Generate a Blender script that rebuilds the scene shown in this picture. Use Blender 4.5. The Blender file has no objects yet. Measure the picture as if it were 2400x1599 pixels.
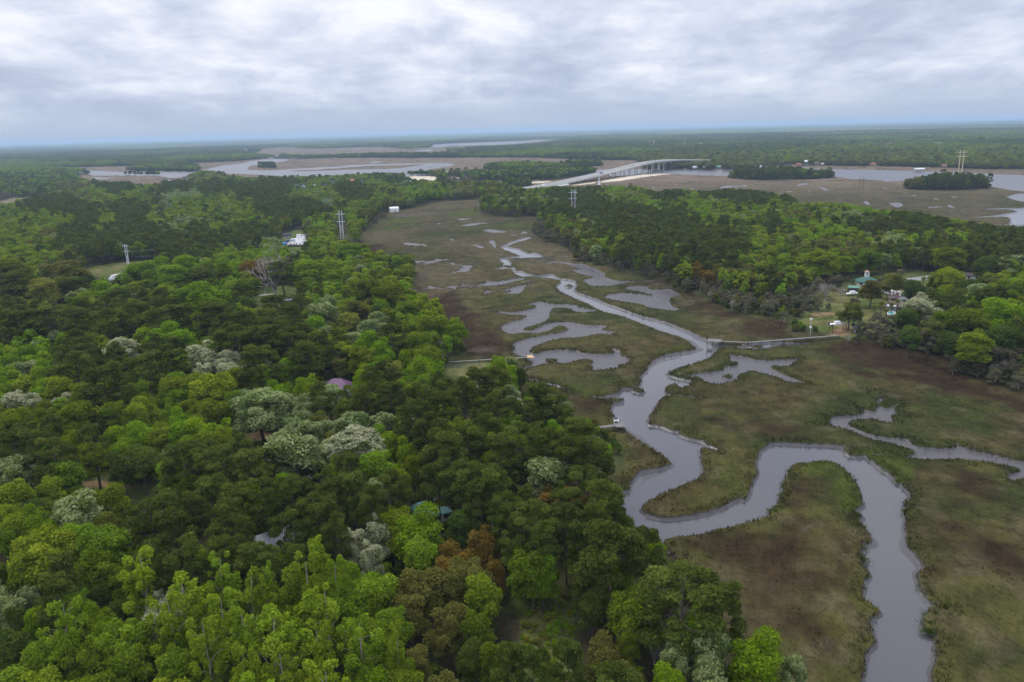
import bpy, math, random
import numpy as np
from mathutils import Matrix, Vector

C = bpy.context.scene.collection
SC = bpy.context.scene
R = random.Random(7)
NP = np.random.default_rng(11)
rad = math.radians

# ------------------------------------------------------------------ camera
H = 90.0                       # drone height above the creek, metres
FPX, CX, CY = 28 / 36 * 2400, 1200.0, 799.5      # photograph is 2400 x 1599
PITCH = math.atan((799.5 - 305.5) / FPX)
ROLL = math.atan((339 - 278) / 2400)
_fw = np.array([0, math.cos(PITCH), -math.sin(PITCH)])
_up0 = np.array([0, math.sin(PITCH), math.cos(PITCH)])
_r0 = np.array([1.0, 0, 0])
_r = math.cos(ROLL) * _r0 - math.sin(ROLL) * _up0
_up = math.cos(ROLL) * _up0 + math.sin(ROLL) * _r0
cam_d = bpy.data.cameras.new('camera')
cam_d.lens, cam_d.sensor_width, cam_d.clip_start, cam_d.clip_end = 28, 36, 1.0, 200000
cam = bpy.data.objects.new('camera', cam_d)
C.objects.link(cam)
M = Matrix(((_r[0], _up[0], -_fw[0], 0), (_r[1], _up[1], -_fw[1], 0), (_r[2], _up[2], -_fw[2], H), (0, 0, 0, 1)))
cam.matrix_world = M
SC.camera = cam

# ------------------------------------------------------------------ light, sky, exposure
SUN_EL, SUN_AZ = rad(52), rad(-35)          # azimuth from +Y towards +X (negative: from the left)
SKY_STRENGTH, SUN_STRENGTH, EXPOSURE = 0.1, 1.5, 0.35
HAZE = 7.5e-5
SC.view_settings.view_transform = 'Standard'
SC.view_settings.look = 'None'
SC.view_settings.exposure = EXPOSURE
SC.view_settings.gamma = 1
SC.cycles.use_adaptive_sampling = False
SC.cycles.use_denoising = True
W = bpy.data.worlds.new('World')
SC.world = W
W.use_nodes = True


class NT:
    """small helper to write node trees"""
    def __init__(s, tree):
        s.t = tree
        s.t.nodes.clear()

    def n(s, kind, inp=None, **kw):
        nd = s.t.nodes.new(kind)
        for k, v in kw.items():
            setattr(nd, k, v)
        for k, v in (inp or {}).items():
            sock = nd.inputs[k]
            if isinstance(v, bpy.types.NodeSocket):
                s.t.links.new(v, sock)
            else:
                sock.default_value = v
        return nd

    def math(s, op, a, b=0.0, clamp=False):
        return s.n('ShaderNodeMath', {0: a, 1: b}, operation=op, use_clamp=clamp).outputs[0]

    def mix(s, f, a, b, blend='MIX'):
        nd = s.n('ShaderNodeMix', data_type='RGBA', blend_type=blend)
        for i, v in ((0, f), (6, a), (7, b)):
            if isinstance(v, bpy.types.NodeSocket):
                s.t.links.new(v, nd.inputs[i])
            else:
                nd.inputs[i].default_value = v if i == 0 else (*v[:3], 1)
        return nd.outputs[2]

    def ramp(s, fac, stops):
        nd = s.n('ShaderNodeValToRGB', {0: fac})
        e = nd.color_ramp.elements
        while len(e) < len(stops):
            e.new(0.5)
        for el, (p, c) in zip(e, stops):
            el.position = p
            el.color = (*c, 1) if len(c) == 3 else c
        return nd.outputs[0]

    def noise(s, vec, scale, detail=3, rough=0.5, dist=0.0):
        nd = s.n('ShaderNodeTexNoise', {'Scale': scale, 'Detail': detail, 'Roughness': rough, 'Distortion': dist})
        if vec is not None:
            s.t.links.new(vec, nd.inputs['Vector'])
        return nd.outputs['Fac']


def build_world():
    T = NT(W.node_tree)
    geo = T.n('ShaderNodeTexCoord').outputs['Generated']
    sky = T.n('ShaderNodeTexSky', sky_type='NISHITA', sun_disc=False)
    sky.sun_elevation, sky.sun_rotation = SUN_EL, SUN_AZ
    sky.altitude = 90
    sep = T.n('ShaderNodeSeparateXYZ', {0: geo})
    x, y, z = sep.outputs
    zc = T.math('MAXIMUM', z, 0.0)
    den = T.math('ADD', zc, 0.2)
    # a cloud deck seen from below: directions are laid on a plane overhead
    u, v = T.math('DIVIDE', x, den), T.math('DIVIDE', y, den)
    p = T.n('ShaderNodeCombineXYZ', {0: u, 1: T.math('MULTIPLY', v, 0.42), 2: 3.7}).outputs[0]
    big = T.noise(p, 1.35, 6, 0.57, 0.25)
    p2 = T.n('ShaderNodeCombineXYZ', {0: T.math('MULTIPLY', u, 0.85), 1: T.math('MULTIPLY', v, 0.75), 2: 11.3}).outputs[0]
    fine = T.noise(p2, 4.0, 12, 0.6, 0.25)
    d = T.math('ADD', T.math('MULTIPLY', big, 0.58), T.math('MULTIPLY', fine, 0.42))
    cloud = T.ramp(d, [(0.31, (3.2, 3.75, 5.0)), (0.44, (4.5, 5.0, 6.3)), (0.52, (5.7, 6.15, 7.25)), (0.64, (7.9, 8.05, 8.5))])
    # near the horizon the deck flattens into an even blue grey
    low = T.n('ShaderNodeMapRange', {0: zc, 1: 0.0, 2: 0.06}, interpolation_type='SMOOTHSTEP').outputs[0]
    cl = T.mix(low, (3.7, 4.35, 5.5), cloud)
    # gaps where the clear sky behind shows faintly
    gap = T.n('ShaderNodeMapRange', {0: d, 1: 0.62, 2: 0.7}).outputs[0]
    col = T.mix(T.math('MULTIPLY', gap, 0.4), cl, sky.outputs[0])
    # thinner, brighter cloud overhead
    top = T.n('ShaderNodeMapRange', {0: zc, 1: 0.16, 2: 0.8, 3: 1.0, 4: 2.1}).outputs[0]
    col = T.mix(1.0, col, T.n('ShaderNodeCombineXYZ', {0: top, 1: top, 2: top}).outputs[0], 'MULTIPLY')
    bg = T.n('ShaderNodeBackground', {0: col, 1: SKY_STRENGTH})
    out = T.n('ShaderNodeOutputWorld', {0: bg.outputs[0]})


build_world()
sun_d = bpy.data.lights.new('sun', 'SUN')
sun_d.energy, sun_d.angle, sun_d.color = SUN_STRENGTH, rad(11), (1.0, 0.93, 0.80)
sun = bpy.data.objects.new('sun', sun_d)
C.objects.link(sun)
_sd = Vector((math.sin(SUN_AZ) * math.cos(SUN_EL), math.cos(SUN_AZ) * math.cos(SUN_EL), math.sin(SUN_EL)))
sun.rotation_euler = _sd.to_track_quat('Z', 'Y').to_euler()


# ------------------------------------------------------------------ from the photograph's pixels to the ground
def ray(px, py):
    return FPX * _fw + (px - CX) * _r - (py - CY) * _up


def at(px, py, z=0.0):
    d = ray(px, py)
    t = (z - H) / min(d[2], -0.6)
    return np.array([d[0] * t, d[1] * t, z])


def slant(px, py, z=0.0):
    p = at(px, py, z)
    return math.dist(p, (0, 0, H)) * FPX / np.linalg.norm(ray(px, py))


def z_at(xy, py):
    """height above XY that shows in pixel row PY"""
    v0 = np.array([xy[0], xy[1], -H])
    a = (CY - py) / FPX
    return float((v0 @ _up - a * (v0 @ _fw)) / (a * _fw[2] - _up[2]))


def project(P):
    v = np.asarray(P, float) - np.array([0, 0, H])
    w = v @ _fw
    return CX + FPX * (v @ _r) / w, CY - FPX * (v @ _up) / w


CROP = dict(A=(850, 480, .2124), B=(1100, 600, .2124), C=(1150, 700, .2124), D=(1400, 780, .2551), E=(1350, 900, .2551),
            F=(1800, 880, .2551), G=(1800, 1199, .2551), H=(1500, 1050, .2551), L1=(0, 1000, .382), L2=(800, 1000, .382),
            L3=(1600, 1000, .382), L4=(0, 600, .3398), L5=(800, 550, .3398), L6=(1600, 550, .3398), K1=(0, 250, .3398),
            K2=(800, 250, .3398), K3=(1600, 250, .3398), R1=(0, 320, .17), R2=(400, 320, .17), R3=(800, 300, .17),
            R4=(1150, 300, .17), R5=(1500, 300, .17), R6=(1900, 300, .2124), R7=(1850, 600, .17), R8=(550, 440, .17), S=(0, 0, 1))


def px(crop, x, y):
    a, b, s = CROP[crop]
    return a + x * s, b + y * s


def spline(P, n=4):
    """closed Catmull-Rom through the outline's points"""
    P = np.asarray(P, float)
    a, b, c, d = np.roll(P, 1, 0), P, np.roll(P, -1, 0), np.roll(P, -2, 0)
    out = []
    m0, m1 = .4 * (c - a), .4 * (d - b)
    for t in np.arange(n) / n:
        h00, h10, h01, h11 = 2 * t**3 - 3 * t**2 + 1, t**3 - 2 * t**2 + t, -2 * t**3 + 3 * t**2, t**3 - t**2
        out.append(h00 * b + h10 * m0 + h01 * c + h11 * m1)
    return np.stack(out, 1).reshape(-1, 2)


def poly(crop, pts, smooth=True):
    """an outline on the ground, in world XY, from points of a crop; a point may name its own crop: ('D', x, y)"""
    s = []
    cur = crop
    for q in pts:
        if isinstance(q, str):
            cur = q
            continue
        s.append(px(cur, *q))
    s = np.array(s)
    if smooth:
        s = spline(s)
    return np.array([at(a, b)[:2] for a, b in s])


def sdf(P, poly_, mar=45.0):
    """signed distance of points P (n,2) to a closed polygon, negative inside; held at +-MAR"""
    out = np.full(len(P), mar)
    lo, hi = poly_.min(0) - mar, poly_.max(0) + mar
    near = np.where(np.all((P > lo) & (P < hi), 1))[0]
    if not len(near):
        return out
    near = near[np.argsort(P[near, 1], kind='stable')]
    x, y = P[near, 0].copy(), P[near, 1].copy()
    d2 = np.full(len(near), mar * mar)
    ins = np.zeros(len(near), bool)
    for (ax, ay), (bx, by) in zip(poly_, np.roll(poly_, -1, 0)):
        y0, y1 = min(ay, by), max(ay, by)
        i, j, k, l = np.searchsorted(y, (y0 - mar, y1 + mar, y0, y1))
        ex, ey = bx - ax, by - ay
        wx, wy = x[i:j] - ax, y[i:j] - ay
        t = np.clip((wx * ex + wy * ey) / (ex * ex + ey * ey + 1e-12), 0, 1)
        dx, dy = wx - t * ex, wy - t * ey
        np.minimum(d2[i:j], dx * dx + dy * dy, out=d2[i:j])
        if l > k:
            ins[k:l] ^= x[k:l] < ex * (y[k:l] - ay) / ey + ax
    d = np.sqrt(d2)
    out[near] = np.where(ins, -d, d)
    return out


_perm = np.random.default_rng(5).random(65536)


def vnoise(x, y, seed=0):
    xi, yi = np.floor(x).astype(np.int64), np.floor(y).astype(np.int64)
    fx, fy = x - xi, y - yi
    fx, fy = fx * fx * (3 - 2 * fx), fy * fy * (3 - 2 * fy)

    def h(i, j):
        return _perm[(i * 73856093 ^ j * 19349663 ^ seed * 83492791) & 65535]
    return (h(xi, yi) * (1 - fx) + h(xi + 1, yi) * fx) * (1 - fy) + (h(xi, yi + 1) * (1 - fx) + h(xi + 1, yi + 1) * fx) * fy


def fbm(x, y, scale, octv=4, seed=0):
    """0..1, SCALE: metres per feature"""
    s, a, t = np.zeros_like(x), 0.5, 0
    for k in range(octv):
        s = s + a * vnoise(x / scale * 2**k + 17.3 * k, y / scale * 2**k - 9.1 * k, seed + k)
        t += a
        a *= 0.5
    return s / t


def sstep(e0, e1, x):
    t = np.clip((x - e0) / (e1 - e0), 0, 1)
    return t * t * (3 - 2 * t)

# ------------------------------------------------------------------ the marsh's outlines, traced on the ground
CREEK = poly('G', [(1530, 2000), (1535, 1568), (1580, 1400), (1555, 1290), (1580, 1110), (1470, 1100), (1460, 1020), (1490, 930), (1560, 915), (1650, 960), (1670, 900), (1530, 870), (1440, 760), (1400, 600), (1470, 560), (1400, 440), (1330, 370), (1290, 280), (1280, 130),
    'F', (1265, 1250), (1280, 1180), (1335, 1115), (1250, 1020), (1200, 970), (1110, 900), (1000, 820), (920, 745), (885, 700), (750, 665), (560, 645), (200, 630), (60, 625),
    'D', (1568, 1030), (1480, 1090), (1440, 1150), (1420, 1230), (1440, 1290), (1410, 1380), (1380, 1480), (1340, 1540),
    'H', (970, 440), (800, 520), (640, 590), (420, 635), (220, 645), (100, 620), (45, 590), (70, 540), (200, 460), (300, 420), (430, 360), (560, 300), (600, 240), (590, 140), (570, 50),
    'E', (1180, 610), (1300, 650), (1330, 620), (1240, 580), (1150, 530), (980, 480), (970, 450), (880, 430), (800, 400), (680, 380), (680, 340), (690, 300), (740, 240), (790, 170), (830, 130),
    'D', (640, 600), (780, 600), (910, 630), (940, 620), (850, 590), (680, 580), (640, 560), (645, 510), (720, 490), (760, 530), (860, 500), (880, 450), (800, 435), (700, 410), (675, 380), (800, 330), (900, 300), (1020, 260), (1100, 200), (1145, 150), (1280, 160), (1480, 175), (1650, 140), (1860, 130), (1990, 112), (1700, 95), (1480, 95), (1300, 128), (1140, 115), (1010, 72), (930, 40), (870, 10),
    'C', (2354, 450), (2230, 390), (2000, 290), (1700, 210), (1500, 140), (1380, 95), (1230, 40),
    'B', (1460, 500), (1250, 430), (1180, 390), (1190, 330), (1170, 280), (1000, 250), (900, 205), (750, 228), (690, 215), (600, 180), (480, 130), (470, 90), (430, 50),
    'A', (1600, 610), (1700, 600), (1920, 595), (2000, 590), (1920, 540), (1800, 530), (1720, 490), (1610, 470), (1680, 430), (1870, 378), (1800, 365), (1650, 410), (1560, 450), (1520, 480), (1570, 510), (1700, 560), (1730, 570), (1500, 600), (1550, 650), (1530, 690), (1420, 735), (1200, 740), (1500, 728), (1620, 725), (1700, 790), (1780, 805), (1880, 805), (2100, 830), (2170, 860), (2130, 900), (2140, 940), (2220, 1000),
    'B', (1050, 430), (1200, 510), (1340, 570), (1400, 600), (1500, 640), (1700, 690), (1900, 770), (2100, 850), (2354, 930),
    'C', (2220, 540), (2252, 572), (2150, 590), (1900, 640), (1780, 700), (1740, 740),
    'D', (460, 310), (430, 370), (380, 410), (390, 460), (350, 510), (230, 520), (215, 480), (190, 560), (60, 590),
    'C', (1250, 1090), (1000, 1102), (930, 1070), (850, 1020), (800, 990), (680, 955), (560, 925), (420, 895), (290, 880), (240, 830), (225, 850), (280, 900), (400, 925), (540, 945), (700, 1002), (800, 1015), (850, 1050), (940, 1095), (1100, 1120), (1340, 1140),
    'D', (130, 640), (110, 720), (150, 800), (165, 845), (250, 930), (350, 1000), (520, 1110), (600, 1170), (650, 1220), (560, 1250), (370, 1290), (300, 1370), (270, 1400), (265, 1460), (180, 1480),
    'E', (365, 1020), (360, 1100), (350, 1200), (370, 1290), (420, 1310), (600, 1380), (700, 1450),
    'H', (150, 870), (200, 920), (250, 1010), (320, 1070), (360, 1040), (240, 930), (250, 880), (330, 850), (420, 850), (580, 830), (720, 790), (840, 760), (1060, 700), (1200, 650), (1225, 590), (1280, 560), (1290, 490), (1330, 400), (1350, 300), (1410, 250), (1430, 190), (1490, 170), (1560, 170), (1700, 150), (1820, 190), (1930, 280), (1980, 380), (2010, 460), (2015, 540), (1940, 590), (2020, 640), (1985, 690), (2060, 770), (2095, 850), (2085, 885), (2010, 890), (2030, 940), (1995, 1000), (2030, 1040), (2020, 1100), (2085, 1180), (2040, 1230), (2015, 1300), (2010, 1400), (2110, 1480), (2150, 1530),
    'G', (975, 930), (900, 1020), (930, 1160), (930, 1230), (870, 1300), (850, 1480), (830, 1568), (820, 2000)])

FLATS = [poly('F', [(400, 472), (540, 455), (550, 410), (640, 385), (780, 382), (860, 365), (840, 340), (735, 268), (860, 325), (950, 345), (1000, 300), (985, 260), (1010, 220), (950, 172), (1035, 168), (1000, 192), (1020, 222), (1110, 240), (1040, 272), (1045, 300), (1100, 310), (1195, 265), (1215, 290), (1185, 320), (1200, 370), (1280, 397), (1360, 404), (1270, 412), (1200, 388), (1140, 392), (1170, 450), (1080, 455), (960, 427), (830, 432), (745, 462), (800, 500), (1000, 570), (1280, 602), (1380, 670), (1680, 682), (1700, 642), (1850, 690), (2060, 740), (2352, 810), (2700, 850), (2700, 970), (2352, 985), (2245, 1008), (2165, 940), (2290, 890), (2200, 862), (1890, 812), (1860, 848), (1780, 800), (1440, 802), (1250, 778), (1000, 762), (915, 745), (885, 715), (1040, 742), (1250, 755), (1330, 730), (1250, 690), (1000, 625), (830, 575), (740, 530), (600, 490), (540, 468)]),
    poly('D', [(1200, 235), (1220, 285), (1300, 302), (1150, 330), (1130, 360), (880, 392), (800, 425), (880, 432), (920, 430), (1000, 480), (1130, 495), (1290, 450), (1310, 412), (1420, 375), (1520, 400), (1640, 430), (1740, 470), (1880, 485), (1950, 488), (1840, 448), (1740, 400), (1640, 352), (1620, 328), (1760, 330), (1830, 282), (1855, 246), (1700, 262), (1500, 262), (1330, 228), (1205, 212)]),
    poly('B', [(640, 545), (780, 515), (900, 540), (1190, 550), (1210, 580), (1350, 600), (1400, 620), (1300, 640), (1180, 640), (1100, 600), (950, 590), (900, 640), (890, 690), (830, 750), (700, 790), (610, 820), (640, 835), (720, 820), (830, 765), (980, 742), (1150, 748), (1330, 776), (1450, 772), (1540, 797), (1480, 830), (1640, 855), (1580, 870), (1570, 893), (1430, 880), (1200, 920), (1000, 932), (880, 960), (720, 1030), (680, 1075), (760, 1090), (800, 1068), (980, 1047), (1200, 1057), (1270, 1087), (1540, 1097), (1580, 1072), (1540, 1047), (1580, 1037), (1690, 1065), (1700, 1120), (1780, 1152), (1750, 1210), (1660, 1230), (1670, 1250), (1400, 1288), (1310, 1280), (1350, 1250), (1300, 1220), (1350, 1192), (1290, 1165), (1200, 1180), (1080, 1212), (900, 1208), (700, 1252), (580, 1292), (490, 1312), (475, 1292), (600, 1245), (680, 1210), (640, 1160), (560, 1130), (480, 1100), (450, 1075), (490, 1050), (480, 1000), (560, 950), (800, 892), (950, 872), (1050, 842), (1060, 812), (1000, 790), (900, 838), (760, 870), (600, 872), (430, 880), (340, 810), (380, 770), (460, 740), (610, 692), (620, 677), (430, 662), (300, 642), (310, 627), (500, 632), (700, 592), (720, 567)]),
    poly('B', [(830, 100), (960, 70), (1150, 90), (1230, 95), (1400, 150), (1420, 170), (1500, 200), (1520, 250), (1640, 285), (1850, 290), (1700, 320), (1550, 345), (1350, 345), (1260, 300), (1280, 270), (1340, 260), (1350, 240), (1230, 212), (1120, 167), (1230, 160), (1100, 112), (960, 85), (850, 103)]),
    poly('B', [(1700, 372), (1800, 342), (1980, 347), (2000, 382), (2200, 377), (2300, 420), (2330, 450), (2220, 490), (2240, 560), (2330, 600), (2250, 625), (1950, 582), (1900, 552), (1700, 522), (1550, 492), (1480, 470), (1550, 432), (1700, 422), (1850, 432), (2020, 450), (1900, 412), (1760, 392)]),
    poly('A', [(280, 615), (400, 640), (560, 632), (780, 627), (800, 602), (870, 610), (1030, 602), (900, 625), (840, 640), (980, 650), (1110, 630), (1010, 652), (1050, 670), (1200, 680), (1210, 700), (1160, 745), (1050, 760), (930, 775), (1070, 735), (1050, 712), (1130, 692), (970, 667), (960, 647), (780, 652), (680, 670), (620, 667), (720, 647), (400, 652), (290, 632)]),
    poly('A', [(520, 932), (700, 932), (720, 902), (870, 932), (950, 912), (990, 902), (1080, 912), (1090, 887), (1220, 902), (1360, 872), (1370, 847), (1440, 862), (1700, 822), (1780, 812), (1800, 830), (1720, 852), (1560, 892), (1400, 912), (1200, 914), (1050, 924), (1020, 955), (960, 934), (880, 947), (700, 944)]),
    poly('A', [(1350, 1010), (1335, 1000), (1360, 957), (1500, 962), (1700, 912), (1900, 877), (1800, 912), (1790, 952), (1720, 995), (1530, 1000), (1640, 962), (1500, 972), (1400, 987)]),
    poly('B', [(740, 405), (800, 408), (830, 435), (780, 418)])]
POOLS = [poly('A', q) for q in ([(430, 432), (500, 425), (720, 452), (690, 464), (500, 452)], [(955, 380), (1020, 396), (1000, 404), (960, 392)], [(1180, 462), (1240, 445), (1300, 460), (1340, 482), (1290, 490), (1240, 462)],
    [(1390, 405), (1450, 408), (1480, 482), (1440, 472)], [(1240, 418), (1310, 430), (1250, 428)], [(1330, 290), (1400, 277), (1570, 300), (1560, 320), (1400, 312)], [(1250, 255), (1310, 276), (1290, 272)], [(1590, 325), (1640, 330), (1760, 368), (1800, 370), (1700, 360)],
    [(1030, 167), (1220, 150), (1100, 177)], [(1080, 242), (1190, 212), (1400, 207), (1210, 238)], [(1720, 330), (1780, 300), (1830, 320), (1770, 330)], [(780, 222), (860, 210), (840, 222)])]
CLUMPS = [poly('B', [(860, 1170), (900, 1152), (950, 1170), (930, 1190), (870, 1190)]), poly('F', [(725, 690), (800, 672), (880, 705), (885, 735), (800, 750), (735, 725)]), poly('C', [(1560, 1022), (1640, 1018), (1700, 1038), (1640, 1050)]), poly('C', [(1350, 1140), (1400, 1130), (1448, 1138), (1390, 1156)]),
    poly('B', [(1075, 342), (1110, 335), (1142, 343), (1100, 350)]), poly('B', [(1210, 560), (1260, 535), (1350, 580), (1280, 592)]), poly('D', [(1175, 415), (1205, 410), (1225, 422), (1190, 430)]), poly('D', [(1450, 140), (1480, 132), (1500, 145), (1470, 153)]), poly('A', [(1560, 690), (1600, 682), (1660, 700), (1600, 702)]), poly('A', [(1690, 720), (1720, 715), (1760, 735), (1710, 738)])]
BARS = [poly('E', [(560, 830), (700, 800), (840, 780), (835, 835), (700, 910), (560, 960), (490, 990), (520, 900)]), poly('H', [(60, 630), (240, 650), (500, 640), (760, 570), (990, 505), (900, 550), (700, 620), (450, 690), (240, 690), (110, 680)]), poly('E', [(700, 395), (800, 410), (880, 440), (1000, 500), (1090, 560), (1090, 650), (1020, 600), (930, 520), (840, 480), (740, 430)]),
    poly('D', [(470, 300), (600, 240), (860, 190), (800, 230), (640, 280), (500, 320)]), poly('B', [(985, 310), (1020, 300), (1055, 325), (1010, 345)])]
RIVER = [poly('R1', [(990, 492), (1180, 470), (1430, 480), (1700, 490), (2354, 485), 'R2', (340, 490), (490, 455), (600, 430), (730, 400), (1000, 375), (1080, 345), (1300, 320), (1500, 310), (1640, 313), (1570, 345), (1280, 380), (1100, 410), (1070, 450), (1100, 465), (1440, 465), (1900, 435), (2354, 410), 'R3', (100, 515), (500, 498), (1060, 490), (1320, 485), (1480, 490), (1580, 505), (1500, 530), (1300, 560), (1185, 582), (1250, 595), (1500, 603), (2354, 602), 'R4', (280, 598), (1000, 590), (1100, 575), (1600, 575), (2200, 560),
    'R5', (0, 568), (600, 580), (1000, 590), (1500, 580), (2000, 555), (2354, 540), 'R6', (0, 447), (450, 460), (900, 470), (1250, 480), (1800, 502), (2354, 522), (4200, 560), (4200, 1500), (2354, 1330), (2250, 1150), (2200, 1092), (2180, 1052), (2190, 1012), (2150, 990), (1880, 996), (1750, 1000), (2050, 968), (2260, 926), (2170, 908), (1830, 906), (2100, 890), (2354, 888), (2500, 870), (2354, 825), (2240, 802), (2160, 765), (2230, 738), (2380, 715), (2200, 690), (2000, 655), (1600, 600), (1040, 588), (920, 592), (800, 600), (780, 578), (480, 572), (300, 545), (100, 520), 'R5', (1500, 640), (1240, 660), (940, 660), (400, 640), (0, 640), 'R4', (1980, 655), (1660, 665), (1460, 615), (1100, 612), (900, 640), (300, 640), 'R3', (2100, 650), (1550, 655), (1450, 662), (1100, 655), (950, 668), (900, 690), (600, 655), (0, 655), 'R2', (1800, 560), (1000, 520), (500, 520), (200, 560), (0, 575), 'R1', (2200, 552), (1900, 545), (1700, 540), (1280, 540), (1180, 510)]),
    poly('R2', [(1270, 276), (1700, 284), (1790, 288), (2100, 250), (2330, 240), (2250, 256), (1950, 286), (1700, 300), (1350, 296)]), poly('R3', [(1225, 236), (1600, 212), (2000, 196), (2354, 184), 'R4', (0, 190), (500, 178), (800, 155), (870, 158), (420, 212), (0, 238), 'R3', (1900, 242), (1500, 248), (1260, 268)]), poly('R3', [(1000, 330), (1070, 310), (1240, 300), (1235, 322)]),
    poly('R1', [(1280, 568), (1600, 572), (1500, 585), (1300, 600)]), poly('R1', [(2250, 610), (2354, 602), (2354, 625), (2260, 628)])]
BAYS = [poly('R6', q) for q in ([(75, 658), (140, 660), (205, 695), (150, 690)], [(310, 798), (335, 795), (330, 808)], [(575, 822), (620, 810), (660, 850), (620, 855)], [(870, 835), (1000, 832), (1020, 870), (950, 885), (900, 862)], [(1090, 745), (1180, 750), (1140, 760)], [(1490, 862), (1550, 858), (1600, 890), (1540, 885)], [(1300, 878), (1460, 870), (1450, 882), (1310, 890)], [(1320, 780), (1430, 785), (1390, 797)], [(1540, 765), (1620, 758), (1580, 778)], [(780, 668), (830, 660), (830, 676)])] \
    + [poly('R5', q) for q in ([(1100, 825), (1190, 800), (1400, 805), (1420, 785), (1490, 800), (1430, 815), (1300, 820), (1180, 838)], [(680, 848), (720, 838), (760, 850), (710, 860)], [(2150, 795), (2260, 765), (2340, 780), (2200, 802)], [(2300, 890), (2330, 880), (2320, 905)], [(460, 790), (500, 775), (520, 790)], [(160, 815), (200, 810), (200, 835)], [(2000, 880), (2130, 878), (2050, 895)])] \
    + [poly('R1', q) for q in ([(180, 880), (420, 878), (520, 875), (300, 893)], [(210, 950), (280, 948), (270, 965)], [(80, 990), (140, 978), (130, 998)])] + [poly('R3', [(1870, 1050), (1955, 1030), (1930, 1058)])] + [poly('R3', [(390, 470), (540, 462), (560, 480), (420, 486)])]
STRIP = poly('R2', [(1540, 482), (1900, 466), (2354, 438), 'R3', (0, 552), (500, 520), (1080, 503), (1092, 515), (800, 555), (500, 570), (0, 580), 'R2', (2354, 462), (1900, 480)])

MARSH = [poly('S', [(820, 590), (844, 573), (861, 539), (902, 501), (936, 496), (983, 488), (1024, 475), (1123, 469), (1140, 467), (1128, 480), (1122, 497), (1151, 509), (1181, 513), (1254, 511), (1256, 535), (1275, 563), (1328, 585), (1365, 619), (1418, 630), (1482, 652), (1567, 666), (1600, 682), (1668, 711), (1736, 745), (1838, 758), (1858, 786), (1957, 790), (1990, 802), (2076, 816), (2178, 832), (2246, 858), (2314, 892), (2400, 916), (2800, 1000), (2900, 1900), (1950, 1900), (1860, 1720), (1780, 1610), (1700, 1545), (1640, 1480), (1575, 1350), (1540, 1290), (1440, 1250), (1420, 1180), (1400, 1120), (1470, 1110), (1465, 1080), (1447, 1038), (1414, 1015), (1380, 1000), (1341, 975), (1309, 940), (1256, 928), (1216, 897), (1200, 872), (1175, 858), (1150, 852), (1072, 853), (1055, 849), (1099, 836), (1072, 800), (1062, 775), (994, 745), (980, 700), (965, 672), (978, 650), (965, 640), (870, 628), (845, 622)]),
    poly('S', [(427, 357), (520, 354), (601, 350), (665, 345), (713, 348), (760, 348), (800, 347), (892, 345), (970, 350), (1011, 345), (1060, 340), (1300, 325), (1320, 330), (1240, 345), (1100, 352), (1038, 356), (1150, 352), (1130, 360), (1029, 366), (800, 369), (689, 371), (626, 369), (570, 362), (536, 358)]),
    poly('S', [(430, 385), (483, 403), (580, 430), (800, 425), (1000, 412), (1200, 405), (1420, 399), (1500, 398), (1490, 378), (1430, 377), (1300, 373), (1200, 370), (1000, 371), (800, 371), (690, 373), (640, 371), (587, 376), (519, 381)]),
    poly('S', [(100, 398), (119, 395), (304, 391), (310, 402), (170, 404)]), poly('S', [(195, 411), (400, 416), (440, 420), (440, 436), (380, 446), (300, 446), (230, 440), (190, 425)]), poly('S', [(-60, 480), (0, 474), (25, 468), (85, 461), (153, 449), (170, 452), (119, 463), (93, 475), (80, 484), (0, 494), (-60, 502)]),
    poly('S', [(1400, 452), (1500, 420), (1560, 409), (1720, 411), (1960, 410), (2120, 420), (2330, 438), (2450, 452), (2520, 580), (2400, 570), (2300, 548), (2200, 520), (2000, 498), (1880, 488), (1800, 482), (1700, 466), (1500, 460)]), poly('S', [(1150, 428), (1320, 418), (1385, 412), (1400, 404), (1450, 398), (1530, 398), (1575, 405), (1570, 413), (1500, 424), (1440, 436), (1400, 447), (1300, 448), (1150, 438)]),
    poly('S', [(1780, 390), (1900, 390.5), (2030, 391.5), (2155, 393.5), (2280, 398), (2400, 399.5), (2600, 403), (2600, 420), (2300, 412), (1880, 399)]), poly('S', [(2, 368), (90, 358), (220, 350), (200, 353), (90, 362)])]
GROVES = [poly('S', q) for q in ([(2118, 444), (2160, 448), (2250, 448), (2322, 443), (2290, 437), (2200, 434), (2140, 436)], [(1710, 420), (1780, 424), (1900, 422), (1958, 418), (1930, 413), (1800, 412), (1720, 414)], [(1135, 399), (1200, 401), (1320, 399), (1330, 394), (1250, 390), (1150, 391)], [(1322, 392), (1360, 393), (1412, 390), (1400, 386), (1340, 386)], [(1150, 418), (1250, 425), (1310, 422), (1390, 408), (1400, 402), (1320, 402), (1200, 406)], [(1150, 440), (1200, 442), (1243, 441), (1240, 434), (1180, 431)], [(606, 394), (645, 395), (642, 391), (612, 391)],
    [(545, 357), (570, 360), (565, 354)], [(585, 358), (606, 356), (604, 352), (590, 353)])]
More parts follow.
